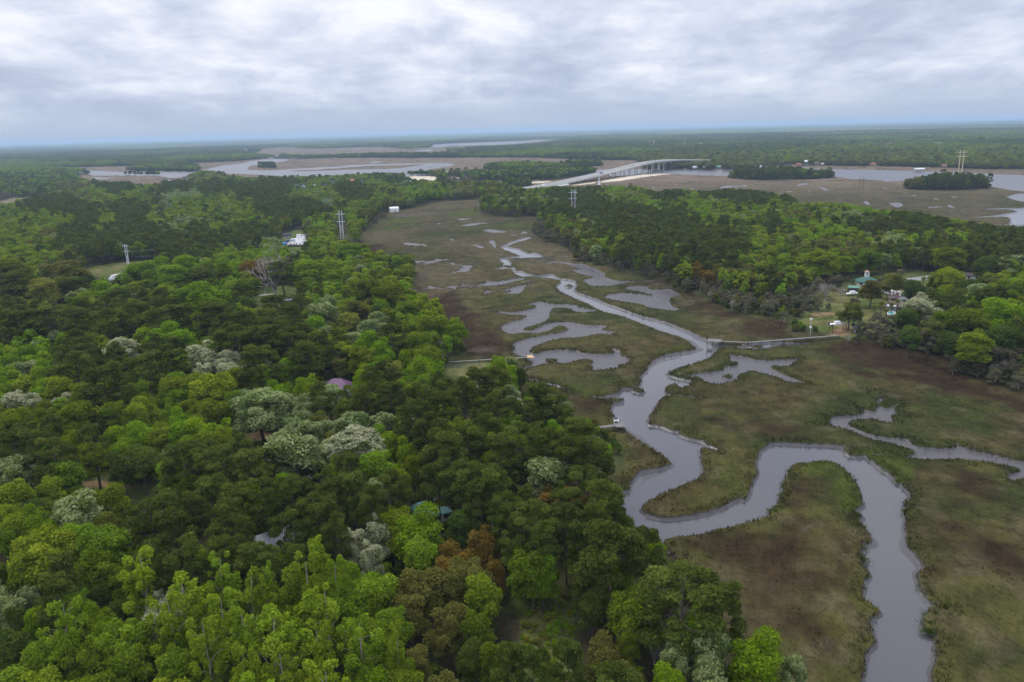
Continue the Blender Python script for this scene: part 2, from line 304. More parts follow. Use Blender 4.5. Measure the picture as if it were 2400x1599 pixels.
LAWNS = {'homestead': poly('S', [(1880, 735), (1905, 700), (1960, 680), (2010, 665), (2080, 655), (2150, 648), (2230, 655), (2250, 675), (2200, 705), (2150, 725), (2120, 752), (2100, 790), (2040, 800), (1990, 800), (1950, 790), (1900, 775), (1870, 770)]),
    'field': poly('S', [(200, 650), (217, 634), (300, 622), (390, 618), (420, 612), (400, 628), (316, 650), (250, 660)]), 'bare tree': poly('S', [(590, 705), (605, 690), (650, 680), (700, 682), (690, 710), (640, 722)]), 'mown': poly('S', [(185, 1180), (260, 1160), (330, 1164), (400, 1162), (395, 1195), (330, 1205), (250, 1195)]),
    'yard': poly('S', [(1040, 898), (1050, 866), (1130, 856), (1165, 868), (1195, 905), (1130, 915), (1090, 910)]), 'clearing': poly('S', [(1205, 1590), (1215, 1470), (1250, 1420), (1310, 1400), (1360, 1440), (1350, 1560), (1330, 1640), (1240, 1650)]),
    'boat yard': poly('S', [(655, 590), (662, 560), (690, 546), (715, 549), (722, 590), (700, 596)]), 'grass field': poly('S', [(190, 1450), (195, 1452), (194, 1456)])}
SANDS = [poly('R4', [(1500, 755), (1660, 715), (1850, 680), (2100, 650), (2354, 635), 'R5', (200, 628), (400, 630), (430, 645), (300, 655), (100, 680), (0, 690), 'R4', (2300, 668), (2100, 690), (1800, 735), (1560, 760)]), poly('R3', [(890, 690), (1280, 690), (1300, 745), (1180, 765), (920, 765)]), poly('R3', [(1390, 690), (1700, 690), (1740, 705), (1560, 722), (1420, 700)]), poly('R4', [(390, 860), (620, 830), (960, 760), (1040, 765), (1060, 795), (800, 830), (600, 850), (420, 872)]), poly('R4', [(560, 755), (760, 745), (850, 745), (700, 770), (570, 770)]), poly('R4', [(1100, 800), (1250, 780), (1440, 755), (1440, 768), (1250, 795)])]
DIRT = [poly('R7', [(570, 950), (700, 970), (760, 1010), (900, 1050), (850, 1110), (700, 1130), (590, 1130), (600, 1070), (680, 1060), (600, 990)]), poly('R7', [(310, 870), (420, 840), (600, 845), (580, 865), (380, 890)]), poly('L5', [(885, 955), (900, 935), (960, 930), (985, 945), (970, 965), (900, 970)]), poly('L1', [(610, 60), (640, 20), (740, 10), (735, 60), (690, 80)]), poly('L1', [(1430, 140), (1500, 95), (1620, 75), (1700, 110), (1720, 135), (1500, 135)]), poly('L1', [(500, 425), (520, 395), (700, 410), (790, 435), (640, 430)])]
BROWN = [poly('B', [(0, 640), (100, 640), (220, 720), (330, 850), (440, 900), (430, 980), (440, 1060), (400, 1110), (0, 1150), (-200, 1150), (-380, 850), (-420, 480), (-200, 430), (-60, 520)]), poly('A', [(0, 480), (200, 440), (260, 560), (150, 620), (0, 660), (-60, 560)]), poly('L6', [(0, 390), (200, 470), (380, 540), (700, 610), (760, 690), (500, 720), (380, 620), (200, 560), (60, 460)]), poly('L6', [(1020, 780), (1200, 740), (1500, 770), (1800, 830), (1950, 900), (2200, 1000), (2500, 1080), (2500, 1130), (2100, 1060), (1900, 1040), (1600, 1000), (1300, 940), (1100, 850)]), poly('C', [(700, 1040), (900, 1110), (1200, 1140), (1230, 1180), (1150, 1280), (1050, 1260), (900, 1180), (760, 1100)]), poly('C', [(330, 900), (460, 910), (560, 960), (540, 1020), (440, 1030)]), poly('E', [(450, 500), (560, 540), (660, 610), (740, 660), (640, 720), (540, 700), (500, 600)]),
    poly('H', [(380, 850), (800, 800), (1200, 680), (1330, 500), (1360, 380), (1450, 270), (1600, 330), (1640, 420), (1500, 480), (1700, 640), (1800, 850), (1850, 1000), (1900, 1200), (1900, 1600), (1900, 1900), (1000, 1900), (800, 1300), (400, 1000)]), poly('E', [(1180, 440), (1400, 400), (1600, 360), (1900, 410), (1960, 470), (1600, 450), (1300, 480)]), poly('F', [(1700, 1400), (2000, 1450), (2400, 1420), (2500, 1900), (2100, 1900), (1800, 1600)]), poly('F', [(850, 0), (1600, 0), (2100, 100), (2400, 180), (2400, 330), (1900, 250), (1500, 130), (1000, 60)]), poly('F', [(1700, 1050), (1850, 960), (1950, 1120), (1900, 1200), (1780, 1180)])]
LIME = [poly('A', [(260, 210), (330, 160), (600, 150), (700, 160), (560, 200), (400, 220)]), poly('A', [(900, 120), (1150, 50), (1290, 60), (1280, 120), (1000, 150)]), poly('A', [(1540, 230), (1780, 205), (1780, 250), (1600, 270)]), poly('A', [(200, 260), (300, 235), (430, 260), (300, 290)]), poly('A', [(1480, 870), (1800, 815), (2100, 830), (2150, 860), (1900, 850), (1600, 890)]), poly('C', [(820, 970), (960, 1000), (1100, 1040), (1380, 1030), (1300, 1075), (1100, 1095), (960, 1070), (860, 1000)]),
    poly('H', [(850, 330), (980, 270), (1020, 320), (900, 480), (760, 480)]), poly('H', [(1430, 230), (1500, 180), (1700, 160), (1800, 250), (1600, 290), (1480, 260)]), poly('H', [(1900, 330), (2010, 460), (2010, 540), (1900, 560), (1820, 420)]), poly('F', [(930, 745), (1000, 740), (1250, 860), (1280, 960), (1200, 950), (1050, 840)]), poly('D', [(440, 180), (620, 150), (860, 140), (700, 195), (500, 230)]), poly('D', [(1150, 1200), (1300, 1150), (1330, 1300), (1200, 1400), (1100, 1350)]), poly('H', [(250, 500), (600, 420), (780, 560), (500, 610), (200, 600)]), poly('E', [(380, 560), (500, 600), (520, 740), (430, 700)])]
PALE = [poly('H', [(1330, 690), (1500, 680), (1760, 700), (1700, 800), (1560, 870), (1400, 800)]), poly('H', [(1170, 1200), (1350, 1230), (1600, 1190), (1620, 1290), (1400, 1310), (1200, 1290)]), poly('B', [(30, 1040), (250, 1030), (280, 1080), (60, 1090)]), poly('G', [(400, 1220), (600, 1210), (620, 1270), (480, 1280)]), poly('A', [(260, 120), (700, 90), (900, 80), (700, 130), (400, 150)])]

# ------------------------------------------------------------------ materials
MATS = {}


def mat(name, col, rough=0.8, var=0.25, scale=0.6, metal=0.0, spec=0.3):
    """plain procedural material: a base colour broken up by two sizes of noise"""
    if name in MATS:
        return MATS[name]
    m = bpy.data.materials.new(name)
    m.use_nodes = True
    T = NT(m.node_tree)
    co = T.n('ShaderNodeTexCoord').outputs['Object']
    n1 = T.noise(co, scale, 4, 0.6)
    n2 = T.noise(co, scale * 9, 3, 0.6)
    f = T.math('ADD', T.math('MULTIPLY', n1, 0.7), T.math('MULTIPLY', n2, 0.3))
    lo = tuple(c * (1 - var) for c in col)
    hi = tuple(min(1, c * (1 + var)) for c in col)
    c = T.mix(T.n('ShaderNodeMapRange', {0: f, 1: 0.3, 2: 0.7}).outputs[0], lo, hi)
    b = T.n('ShaderNodeBsdfPrincipled', {'Base Color': c, 'Roughness': rough, 'Metallic': metal, 'Specular IOR Level': spec})
    T.n('ShaderNodeOutputMaterial', {0: b.outputs[0]})
    MATS[name] = m
    return m


def ground_material():
    m = bpy.data.materials.new('ground_surface')
    m.use_nodes = True
    T = NT(m.node_tree)
    pos = T.n('ShaderNodeNewGeometry').outputs['Position']
    col = T.n('ShaderNodeAttribute', attribute_name='col').outputs['Color']
    sd = T.n('ShaderNodeAttribute', attribute_name='channel').outputs['Fac']
    # grass: streaky fine texture, a few sizes
    st = T.n('ShaderNodeVectorMath', {0: pos, 1: (1.0, 0.45, 1.0)}, operation='MULTIPLY').outputs[0]
    n1 = T.math('ADD', T.math('MULTIPLY', T.noise(st, 1.7, 3, 0.7), .5), T.math('MULTIPLY', T.noise(st, .42, 5, 0.7), .5))
    n2 = T.noise(pos, 0.16, 5, 0.6)
    f = T.math('ADD', T.math('MULTIPLY', n1, 0.6), T.math('MULTIPLY', n2, 0.4))
    k = T.n('ShaderNodeMapRange', {0: f, 1: 0.36, 2: 0.64, 3: 0.4, 4: 1.7}).outputs[0]
    grass = T.mix(1.0, col, T.n('ShaderNodeCombineXYZ', {0: k, 1: k, 2: k}).outputs[0], 'MULTIPLY')
    # mud: grey brown, wet, with a raked look
    m1 = T.noise(pos, 0.5, 5, 0.65, 1.0)
    mud = T.ramp(m1, [(0.3, (0.046, 0.040, 0.038)), (0.55, (0.072, 0.064, 0.064)), (0.75, (0.098, 0.088, 0.088))])
    isgrass = T.n('ShaderNodeMapRange', {0: T.math('ADD', sd, T.math('MULTIPLY', T.math('SUBTRACT', n1, 0.5), 1.2)), 1: -0.55, 2: -0.1}).outputs[0]
    base = T.mix(isgrass, mud, grass)
    mudr = T.n('ShaderNodeMapRange', {0: m1, 1: 0.35, 2: 0.65, 3: 0.28, 4: 0.55}).outputs[0]
    rough = T.math('ADD', T.math('MULTIPLY', isgrass, 0.6), mudr, True)
    spec = T.n('ShaderNodeMapRange', {0: isgrass, 1: 0, 2: 1, 3: 0.3, 4: 0.05}).outputs[0]
    h = T.math('ADD', T.math('MULTIPLY', n1, isgrass), T.math('MULTIPLY', m1, 0.35))
    bump = T.n('ShaderNodeBump', {'Strength': 0.6, 'Distance': 0.5, 'Height': h})
    b = T.n('ShaderNodeBsdfPrincipled', {'Base Color': base, 'Roughness': rough, 'Specular IOR Level': spec, 'Normal': bump.outputs[0]})
    T.n('ShaderNodeOutputMaterial', {0: b.outputs[0]})
    return m


def water_material():
    m = bpy.data.materials.new('tidal_water')
    m.use_nodes = True
    T = NT(m.node_tree)
    pos = T.n('ShaderNodeNewGeometry').outputs['Position']
    n0 = T.noise(pos, 0.02, 3, 0.6)
    base = T.mix(n0, (0.046, 0.043, 0.048), (0.062, 0.056, 0.060))
    w = T.noise(pos, 1.1, 4, 0.6, 0.4)
    bump = T.n('ShaderNodeBump', {'Strength': 0.2, 'Distance': 0.12, 'Height': w})
    # the wide river is ruffled by wind, the creek behind the marsh is calm
    rg = T.n('ShaderNodeMapRange', {0: T.n('ShaderNodeSeparateXYZ', {0: pos}).outputs[1], 1: 650, 2: 1000, 3: 0.12, 4: 0.36}).outputs[0]
    b = T.n('ShaderNodeBsdfPrincipled', {'Base Color': base, 'Roughness': rg, 'IOR': 1.34, 'Specular IOR Level': 0.95, 'Normal': bump.outputs[0]})
    T.n('ShaderNodeOutputMaterial', {0: b.outputs[0]})
    return m


# ------------------------------------------------------------------ ground: a fan of cells that grow with distance
def mesh_np(name, V, F, mats=(), attrs=None, fmat=None, smooth=True):
    """V (n,3), F (m,4) or (m,3)"""
    me = bpy.data.meshes.new(name)
    V = np.ascontiguousarray(V, np.float32)
    F = np.ascontiguousarray(F, np.int32)
    k = F.shape[1]
    me.vertices.add(len(V))
    me.vertices.foreach_set('co', V.ravel())
    me.loops.add(F.size)
    me.loops.foreach_set('vertex_index', F.ravel())
    me.polygons.add(len(F))
    me.polygons.foreach_set('loop_start', np.arange(0, F.size, k, dtype=np.int32))
    me.polygons.foreach_set('use_smooth', np.full(len(F), smooth))
    if fmat is not None:
        me.polygons.foreach_set('material_index', np.ascontiguousarray(fmat, np.int32))
    for nm, (ty, arr) in (attrs or {}).items():
        a = me.attributes.new(nm, ty, 'POINT')
        key = {'FLOAT': 'value', 'INT': 'value', 'FLOAT_COLOR': 'color', 'FLOAT_VECTOR': 'vector'}[ty]
        a.data.foreach_set(key, np.ascontiguousarray(arr, np.int32 if ty == 'INT' else np.float32).ravel())
    for mm in mats:
        me.materials.append(mm)
    me.update(calc_edges=True)
    me.validate()
    return me


def link(name, data, parent=None, loc=None):
    o = bpy.data.objects.new(name, data)
    C.objects.link(o)
    if parent is not None:
        o.parent = parent
    if loc is not None:
        o.location = loc
    return o


def tag(o, label=None, cat=None, group=None, kind=None):
    for k, v in (('label', label), ('category', cat), ('group', group), ('kind', kind)):
        if v:
            o[k] = v
    return o


def srgb(r, g, b):
    f = lambda c: c / 12.92 if c <= 0.04045 else ((c + 0.055) / 1.055) ** 2.4
    return np.array([f(r / 255), f(g / 255), f(b / 255)])


def union(P, polys):
    s = np.full(len(P), 1e4)
    for q in polys:
        s = np.minimum(s, sdf(P, q))
    return s


CHAN_ALL = [CREEK] + FLATS + POOLS + RIVER + BAYS


def channel_sd(P):
    """<0 in creeks, flats, river; returns (signed distance, distance into water bodies, into flats)"""
    w = np.minimum(sdf(P, CREEK), union(P, RIVER))
    fl = np.minimum(union(P, FLATS), union(P, POOLS + BAYS))
    land = union(P, CLUMPS + [STRIP])
    w, fl = np.maximum(w, -land), np.maximum(fl, -land)
    return np.minimum(w, fl), w, fl


def classify(P):
    """marsh grass (<0), with groves cut out"""
    m = union(P, MARSH)
    return np.maximum(m, -union(P, GROVES))


def ground_colour(P, d, marsh):
    x, y = P[:, 0], P[:, 1]
    n = fbm(x, y, 45, 4, 3)
    n2 = fbm(x, y, 9, 3, 21)
    g0, g1, br, lm, pl = (np.array(c) for c in ((.027, .032, .008), (.052, .049, .014), (.030, .019, .009), (.046, .056, .009), (.085, .068, .055)))
    col = g0 + (g1 - g0) * sstep(.32, .68, n * .5 + n2 * .5)[:, None]
    far = sstep(900, 1500, d)[:, None]
    col = col * (1 - far) + far * (np.array((.115, .084, .055)) + (np.array((.15, .113, .075)) - np.array((.115, .084, .055))) * sstep(.3, .7, n)[:, None])
    mid = (sstep(300, 480, d) * (1 - sstep(900, 1400, d)) * sstep(.36, .58, fbm(x, y, 60, 4, 77)))[:, None] * .62
    col = col * (1 - mid) + mid * np.array((.084, .064, .036))
    rus = (sstep(.5, .68, fbm(x, y, 19, 4, 131)) * (1 - sstep(900, 1300, d)))[:, None] * .45
    col = col * (1 - rus) + rus * np.array((.044, .029, .014))
    tan = (sstep(.54, .74, fbm(x, y, 7, 4, 171)) * (1 - sstep(900, 1300, d)))[:, None] * .45
    col = col * (1 - tan) + tan * np.array((.080, .064, .036))
    # wet ditches thread the marsh, mostly lying across the view
    rg = np.abs(fbm(x * .45, y, 26, 4, 201) - .5)
    dit = (1 - sstep(.008, .026 + d * 8e-6, rg)) * sstep(.38, .52, fbm(x, y, 90, 3, 211)) * sstep(300, 520, d) * .85
    col = col * (1 - dit[:, None]) + dit[:, None] * np.array((.036, .032, .028))
    for polys, c, soft, amt in ((BROWN, br, 7, .95), (LIME, lm, 4, .85), (PALE, pl, 4, .55)):
        s = union(P, polys) + (n2 - .5) * soft * 3.2 + (n - .5) * soft * 2
        w = (1 - sstep(-soft, soft * .6, s))[:, None] * amt
        c2 = c * (0.75 + .5 * n2[:, None])
        col = col * (1 - w) + c2 * w
    # forest floor, lawns, sand, bare earth
    fl = np.array((.035, .030, .016)) + (np.array((.050, .055, .018)) - np.array((.035, .030, .016))) * sstep(.4, .6, fbm(x, y, 14, 3, 9))[:, None]
    isf = sstep(-1, 2.5, marsh + (n2 - .5) * 6)[:, None]
    col = col * (1 - isf) + fl * isf
    for polys, c in ((list(LAWNS.values()), (.072, .092, .022)), (SANDS, (.50, .43, .33)), (DIRT, (.24, .155, .08))):
        s = union(P, polys) + (n2 - .5) * 7
        w = (1 - sstep(-2.5, 1.5, s))[:, None]
        col = col * (1 - w) + np.array(c) * (.7 + .6 * n2[:, None]) * w
    if True:
        s = union(P, [LAWNS['homestead'], LAWNS['clearing'], LAWNS['field'], LAWNS['yard']])
        w = (1 - sstep(-6, 0, s))[:, None] * sstep(.35, .6, n2)[:, None] * .75
        col = col * (1 - w) + np.array((.115, .10, .042)) * w
    return col


AZC = math.atan2(at(1200, 800)[0], at(1200, 800)[1])
az = np.concatenate([np.arange(-180, -40, 4.0), np.arange(-40, -36, .5), np.arange(-36, 36, .062), np.arange(36, 40, .5), np.arange(40, 180.1, 4.0)])
dep = np.concatenate([[89, 80, 70, 62, 56, 50], np.arange(46, 40, -.4), np.arange(40, 7, -.056), np.arange(7, .5, -.035), np.arange(.5, .1, -.02)])
AA, DD = np.meshgrid(np.radians(az), H / np.tan(np.radians(dep)))
GX, GY = (np.sin(AA) * DD).ravel(), (np.cos(AA) * DD).ravel()
GP = np.stack([GX, GY], 1)
GD = np.hypot(GX, GY)
m_sd = classify(GP)
c_sd, w_sd, f_sd = channel_sd(GP)
rag = (fbm(GX, GY, 3.5, 3, 41) - .5) * np.clip(GD / 160, 1.2, 6) + (fbm(GX, GY, 14, 2, 43) - .5) * 2.0
c_sd, w_sd, f_sd = c_sd + rag * .7, w_sd + rag * .7, f_sd + rag * .7
dd = -c_sd
fr = 1.0 + 3.6 * sstep(.45, .75, fbm(GX, GY, 38, 4, 51)) + GD / 900
bars = union(GP, BARS) + (fbm(GX, GY, 6, 3, 61) - .5) * 3
rill = np.abs(fbm(GX, GY, 7.5, 4, 71) - .5) * 2
rill2 = np.abs(fbm(GX + 50, GY, 2.6, 3, 81) - .5) * 2
mudz = .05 + .16 * sstep(.0, .16, rill) - .10 * (1 - sstep(.0, .12, rill2)) + .1 * (fbm(GX, GY, 25, 2, 91) - .5)
bank = 1.0 - .75 * sstep(0.0, .9, dd)
crz = np.where(dd < .9, bank, .25 - .33 * sstep(.9, fr, dd) - 1.0 * sstep(fr, fr + 2.5, dd))
flz = np.where(dd < .9, bank, .25 + (mudz - .25) * sstep(.9, 1.8, dd))
bw = (1 - sstep(-2.5, 2.0, bars)) * sstep(.9, 2.5, dd)
crz = crz + bw * np.maximum(0, .04 + .25 * (mudz - .1) - crz)
inw = w_sd < f_sd
GZ = np.where(c_sd > 0, 1.0 + .25 * (fbm(GX, GY, 6, 3, 13) - .5) + .5 * sstep(0, 6, m_sd), np.where(inw, crz, flz))
GZ = np.where((c_sd > 0) & (m_sd > 0), GZ + np.minimum(m_sd, 40) * .03, GZ)
sandw = 1 - sstep(-4, 2, union(GP, SANDS))
sandw *= c_sd > 0
GC = ground_colour(GP, GD, m_sd)
nr, nc = len(dep), len(az)
ii = (np.arange(nr - 1)[:, None] * nc + np.arange(nc - 1)[None, :]).ravel()
GF = np.stack([ii, ii + 1, ii + nc + 1, ii + nc], 1)
GMAT = ground_material()
fc = c_sd[GF].mean(1)
fm = m_sd[GF].mean(1)
fcls = np.where((fc < -.3), 1, np.where(fm < 0, 0, 2))
VV = np.stack([GX, GY, GZ], 1)
CC = np.concatenate([GC, np.ones((len(GC), 1))], 1)
for k, (nm, lab) in enumerate((('marsh', 'olive and rust brown salt marsh between the woods and the creek'), ('mud_flat', 'grey wet tidal mud beside the creek'), ('ground', 'dark leaf littered ground under the woods'))):
    F = GF[fcls == k]
    u, inv = np.unique(F.ravel(), return_inverse=True)
    me = mesh_np(nm, VV[u], inv.reshape(-1, 4), [GMAT], {'col': ('FLOAT_COLOR', CC[u]), 'channel': ('FLOAT', c_sd[u])})
    tag(link(nm, me), kind='structure')
# the water's surface
wv = np.array([(-5000, -20, 0), (9000, -20, 0), (9000, 9000, 0), (-5000, 9000, 0)], float)
tag(link('water', mesh_np('water', wv, np.array([[0, 1, 2, 3]]), [water_material()], smooth=False)), kind='structure')
print('ground', len(VV))

# ------------------------------------------------------------------ trees: leaf sprays on a branching frame
def leaf_material(name, c0, c1, bloom=None, rnd=0.22, hue=0.025, bark=False):
    m = bpy.data.materials.new(name)
    m.use_nodes = True
    T = NT(m.node_tree)
    t = T.n('ShaderNodeAttribute', attribute_name='tint').outputs['Fac']
    col = T.mix(t, c0, c1)
    if bloom:
        b = T.n('ShaderNodeAttribute', attribute_name='bloom').outputs['Fac']
        col = T.mix(b, col, bloom)
    r = T.n('ShaderNodeObjectInfo').outputs['Random']
    v = T.n('ShaderNodeMapRange', {0: r, 1: 0, 2: 1, 3: 1 - rnd, 4: 1 + rnd}).outputs[0]
    r2 = T.math('FRACT', T.math('MULTIPLY', r, 7.31))
    h = T.n('ShaderNodeMapRange', {0: r2, 1: 0, 2: 1, 3: 0.5 - hue, 4: 0.5 + hue}).outputs[0]
    hs = T.n('ShaderNodeHueSaturation', {'Hue': h, 'Saturation': 1.0, 'Value': v, 'Color': col}).outputs[0]
    d = T.n('ShaderNodeBsdfDiffuse', {'Color': hs})
    tr = T.n('ShaderNodeBsdfTranslucent', {'Color': hs})
    mx = T.n('ShaderNodeMixShader', {0: 0.42, 1: d.outputs[0], 2: tr.outputs[0]})
    T.n('ShaderNodeOutputMaterial', {0: mx.outputs[0]})
    return m


BARK = mat('bark', (.10, .08, .062), .9, .35, 2.0)
PALEBARK = mat('pale_bark', (.30, .26, .22), .9, .3, 2.0)
#            dark leaf            light leaf           bloom colour
SPEC = {
    'P': leaf_material('pine_needles', (.052, .074, .010), (.165, .200, .034), rnd=.2, hue=.010),
    'G': leaf_material('broad_leaves', (.086, .132, .007), (.248, .325, .022), rnd=.28, hue=.020),
    'T': leaf_material('poplar_leaves', (.128, .198, .008), (.318, .430, .030), rnd=.16, hue=.010),
    'B': leaf_material('bright_leaves', (.112, .200, .006), (.275, .405, .017), rnd=.16, hue=.010),
    'D': leaf_material('dark_leaves', (.050, .078, .011), (.130, .172, .028), rnd=.22, hue=.018),
    'Y': leaf_material('yellow_leaves', (.150, .165, .020), (.310, .320, .055), rnd=.15, hue=.012),
    'K': leaf_material('olive_leaves', (.095, .100, .018), (.225, .220, .048), rnd=.2, hue=.016),
    'O': leaf_material('tan_leaves', (.120, .080, .012), (.280, .190, .036), rnd=.12, hue=.006),
    'W': leaf_material('blossom_leaves', (.085, .120, .030), (.200, .255, .075), bloom=(.52, .51, .32), rnd=.12, hue=.010),
    'V': leaf_material('silvery_leaves', (.080, .125, .026), (.205, .268, .075), bloom=(.34, .39, .17), rnd=.14, hue=.012),
    'S': leaf_material('scrub_leaves', (.105, .100, .052), (.245, .222, .135), rnd=.22, hue=.020),
}
NAME = dict(P='pine_tree', G='broadleaf_tree', T='poplar_tree', B='broadleaf_tree', D='broadleaf_tree', Y='broadleaf_tree', K='oak_tree', O='oak_tree', W='blossoming_tree', V='blossoming_tree', S='scrub_tree', X='bare_tree')


def rot_frame(n):
    """two axes across unit vectors N (k,3)"""
    a = np.where(np.abs(n[:, 2:3]) < .9, np.array([[0, 0, 1.0]]), np.array([[1.0, 0, 0]]))
    u = np.cross(n, a)
    u /= np.linalg.norm(u, axis=1)[:, None] + 1e-9
    return u, np.cross(n, u)


def sprays(P, N, S, rng, aspect=.62, jitter=.7):
    """bent leaf-spray quads at P facing N with half size S"""
    n = N + rng.normal(0, jitter, N.shape)
    n /= np.linalg.norm(n, axis=1)[:, None] + 1e-9
    u, v = rot_frame(n)
    th = rng.random(len(P))[:, None] * 6.283
    a, b = u * np.cos(th) + v * np.sin(th), -u * np.sin(th) + v * np.cos(th)
    S = S[:, None]
    k = rng.uniform(.7, 1.2, (len(P), 4))
    q = np.stack([P - a * S * k[:, :1], P + b * S * aspect * k[:, 1:2] + n * S * .25, P + a * S * k[:, 2:3], P - b * S * aspect * k[:, 3:] - n * S * .15], 1)
    F = np.arange(len(P) * 4).reshape(-1, 4)
    return q.reshape(-1, 3), F


def tube(pts, rads, sides=6):
    V, F = [], []
    pts = [np.asarray(p, float) for p in pts]
    for i, (p, r) in enumerate(zip(pts, rads)):
        d = pts[min(i + 1, len(pts) - 1)] - pts[max(i - 1, 0)]
        d = d / (np.linalg.norm(d) + 1e-9)
        u, v = rot_frame(d[None])
        for k in range(sides):
            t = 6.28318 * k / sides
            V.append(p + r * (u[0] * math.cos(t) + v[0] * math.sin(t)))
    for i in range(len(pts) - 1):
        for k in range(sides):
            k2 = (k + 1) % sides
            F.append((i * sides + k, i * sides + k2, (i + 1) * sides + k2, (i + 1) * sides + k))
    return np.array(V), np.array(F, int).reshape(-1, 4)


def merge(parts):
    V, F, n = [], [], 0
    for v, f in parts:
        V.append(v)
        F.append(f + n)
        n += len(v)
    return np.concatenate(V), np.concatenate(F)


def crown_lobes(kind, rng):
    """lobes (centre, radii) of a crown ten metres wide; returns lobes, tree height, trunk split height"""
    L = []
    if kind == 'broad':
        h, z0 = 16.0, 5.5
        for i in range(26):
            t = (i + .5) / 26
            ph = i * 2.39996 + rng.uniform(-.4, .4)
            z = z0 + (h - z0 - 1.6) * (1 - t ** .8) * rng.uniform(.92, 1.05)
            env = 4.6 * math.sqrt(max(.03, 1 - ((z - z0 - 2.6) / (h - z0 - 2.2)) ** 2)) * .72
            rr = env * rng.uniform(.8, 1.1)
            s = rng.uniform(1.2, 2.0)
            L.append(((rr * math.cos(ph), rr * math.sin(ph), z), (s, s, s * .8)))
        L += [((0, 0, h - 3.2), (2.3, 2.3, 1.9)), ((.3, -.3, h - 5.5), (3, 3, 2.2))]
        return L, h, 4.5
    if kind == 'poplar':
        h, z0 = 24.0, 6.0
        lead = [(0, 0, 1.0)] + [(rng.uniform(-2.2, 2.2), rng.uniform(-2.2, 2.2), rng.uniform(.72, .92)) for _ in range(int(rng.integers(1, 4)))]
        for j, (lx, ly, top) in enumerate(lead):
            m = 26 if j == 0 else 13
            for i in range(m):
                t = (i + .5) / m
                ph = i * 2.39996 + rng.uniform(-.8, .8)
                z = z0 + (h * top - z0) * t ** .9 * .97
                rr = (4.9 if j == 0 else 3.0) * math.sqrt(max(0, 1 - (abs(t - .22) / .80) ** 1.8)) * rng.uniform(.35, 1.15)
                s = rng.uniform(.8, 1.8) * (1 - .35 * t)
                L.append(((lx * (.4 + .6 * t) + rr * math.cos(ph), ly * (.4 + .6 * t) + rr * math.sin(ph), z), (s, s, s * 1.2)))
        return L, h, 16.0
    if kind == 'pine':
        h, z0 = 19.0, 7.5
        for i in range(40):
            t = (i + .5) / 40
            ph = i * 2.39996 + rng.uniform(-.6, .6)
            z = z0 + (h - z0 - .8) * (1 - t ** .9) * rng.uniform(.93, 1.04)
            env = 4.9 * math.sqrt(max(.02, 1 - ((z - z0 - 2.6) / (h - z0 - 2.0)) ** 2)) * .84
            rr = env * rng.uniform(.7, 1.15)
            s = rng.uniform(.9, 1.55)
            L.append(((rr * math.cos(ph), rr * math.sin(ph), z), (s, s, s * .62)))
        L += [((0, 0, h - 1.6), (1.7, 1.7, 1.1)), ((0, 0, h - 3.5), (2.4, 2.4, 1.4))]
        return L, h, 15.5
    if kind == 'scrub':
        h, z0 = 9.5, 2.0
        for i in range(20):
            ph = i * 2.39996 + rng.uniform(-.5, .5)
            t = (i + .5) / 20
            z = z0 + (h - z0 - .7) * (1 - t ** 1.1) * rng.uniform(.85, 1.1)
            rr = 4.0 * math.sqrt(max(.03, 1 - ((z - z0) / (h - z0)) ** 2)) * rng.uniform(.6, 1.1)
            s = rng.uniform(.9, 1.5)
            L.append(((rr * math.cos(ph), rr * math.sin(ph), z), (s, s, s * .8)))
        return L, h, 2.6


def ragged(lob, rng, kind):
    """lean, squash and thin a crown so that no two outlines agree"""
    L, h, zs = lob
    sx, sy = rng.uniform(.82, 1.2), rng.uniform(.82, 1.2)
    a, k = rng.uniform(0, 6.283), rng.uniform(0, .13)
    out = []
    for c, r in L:
        if rng.random() < (.16 if kind != 'poplar' else .08):
            continue
        g = rng.uniform(.78, 1.28)
        dz = c[2] - h * .6
        out.append(((c[0] * sx + math.cos(a) * k * dz, c[1] * sy + math.sin(a) * k * dz, c[2] + rng.normal(0, .45)), (r[0] * g, r[1] * g, r[2] * g)))
    return out, h, zs


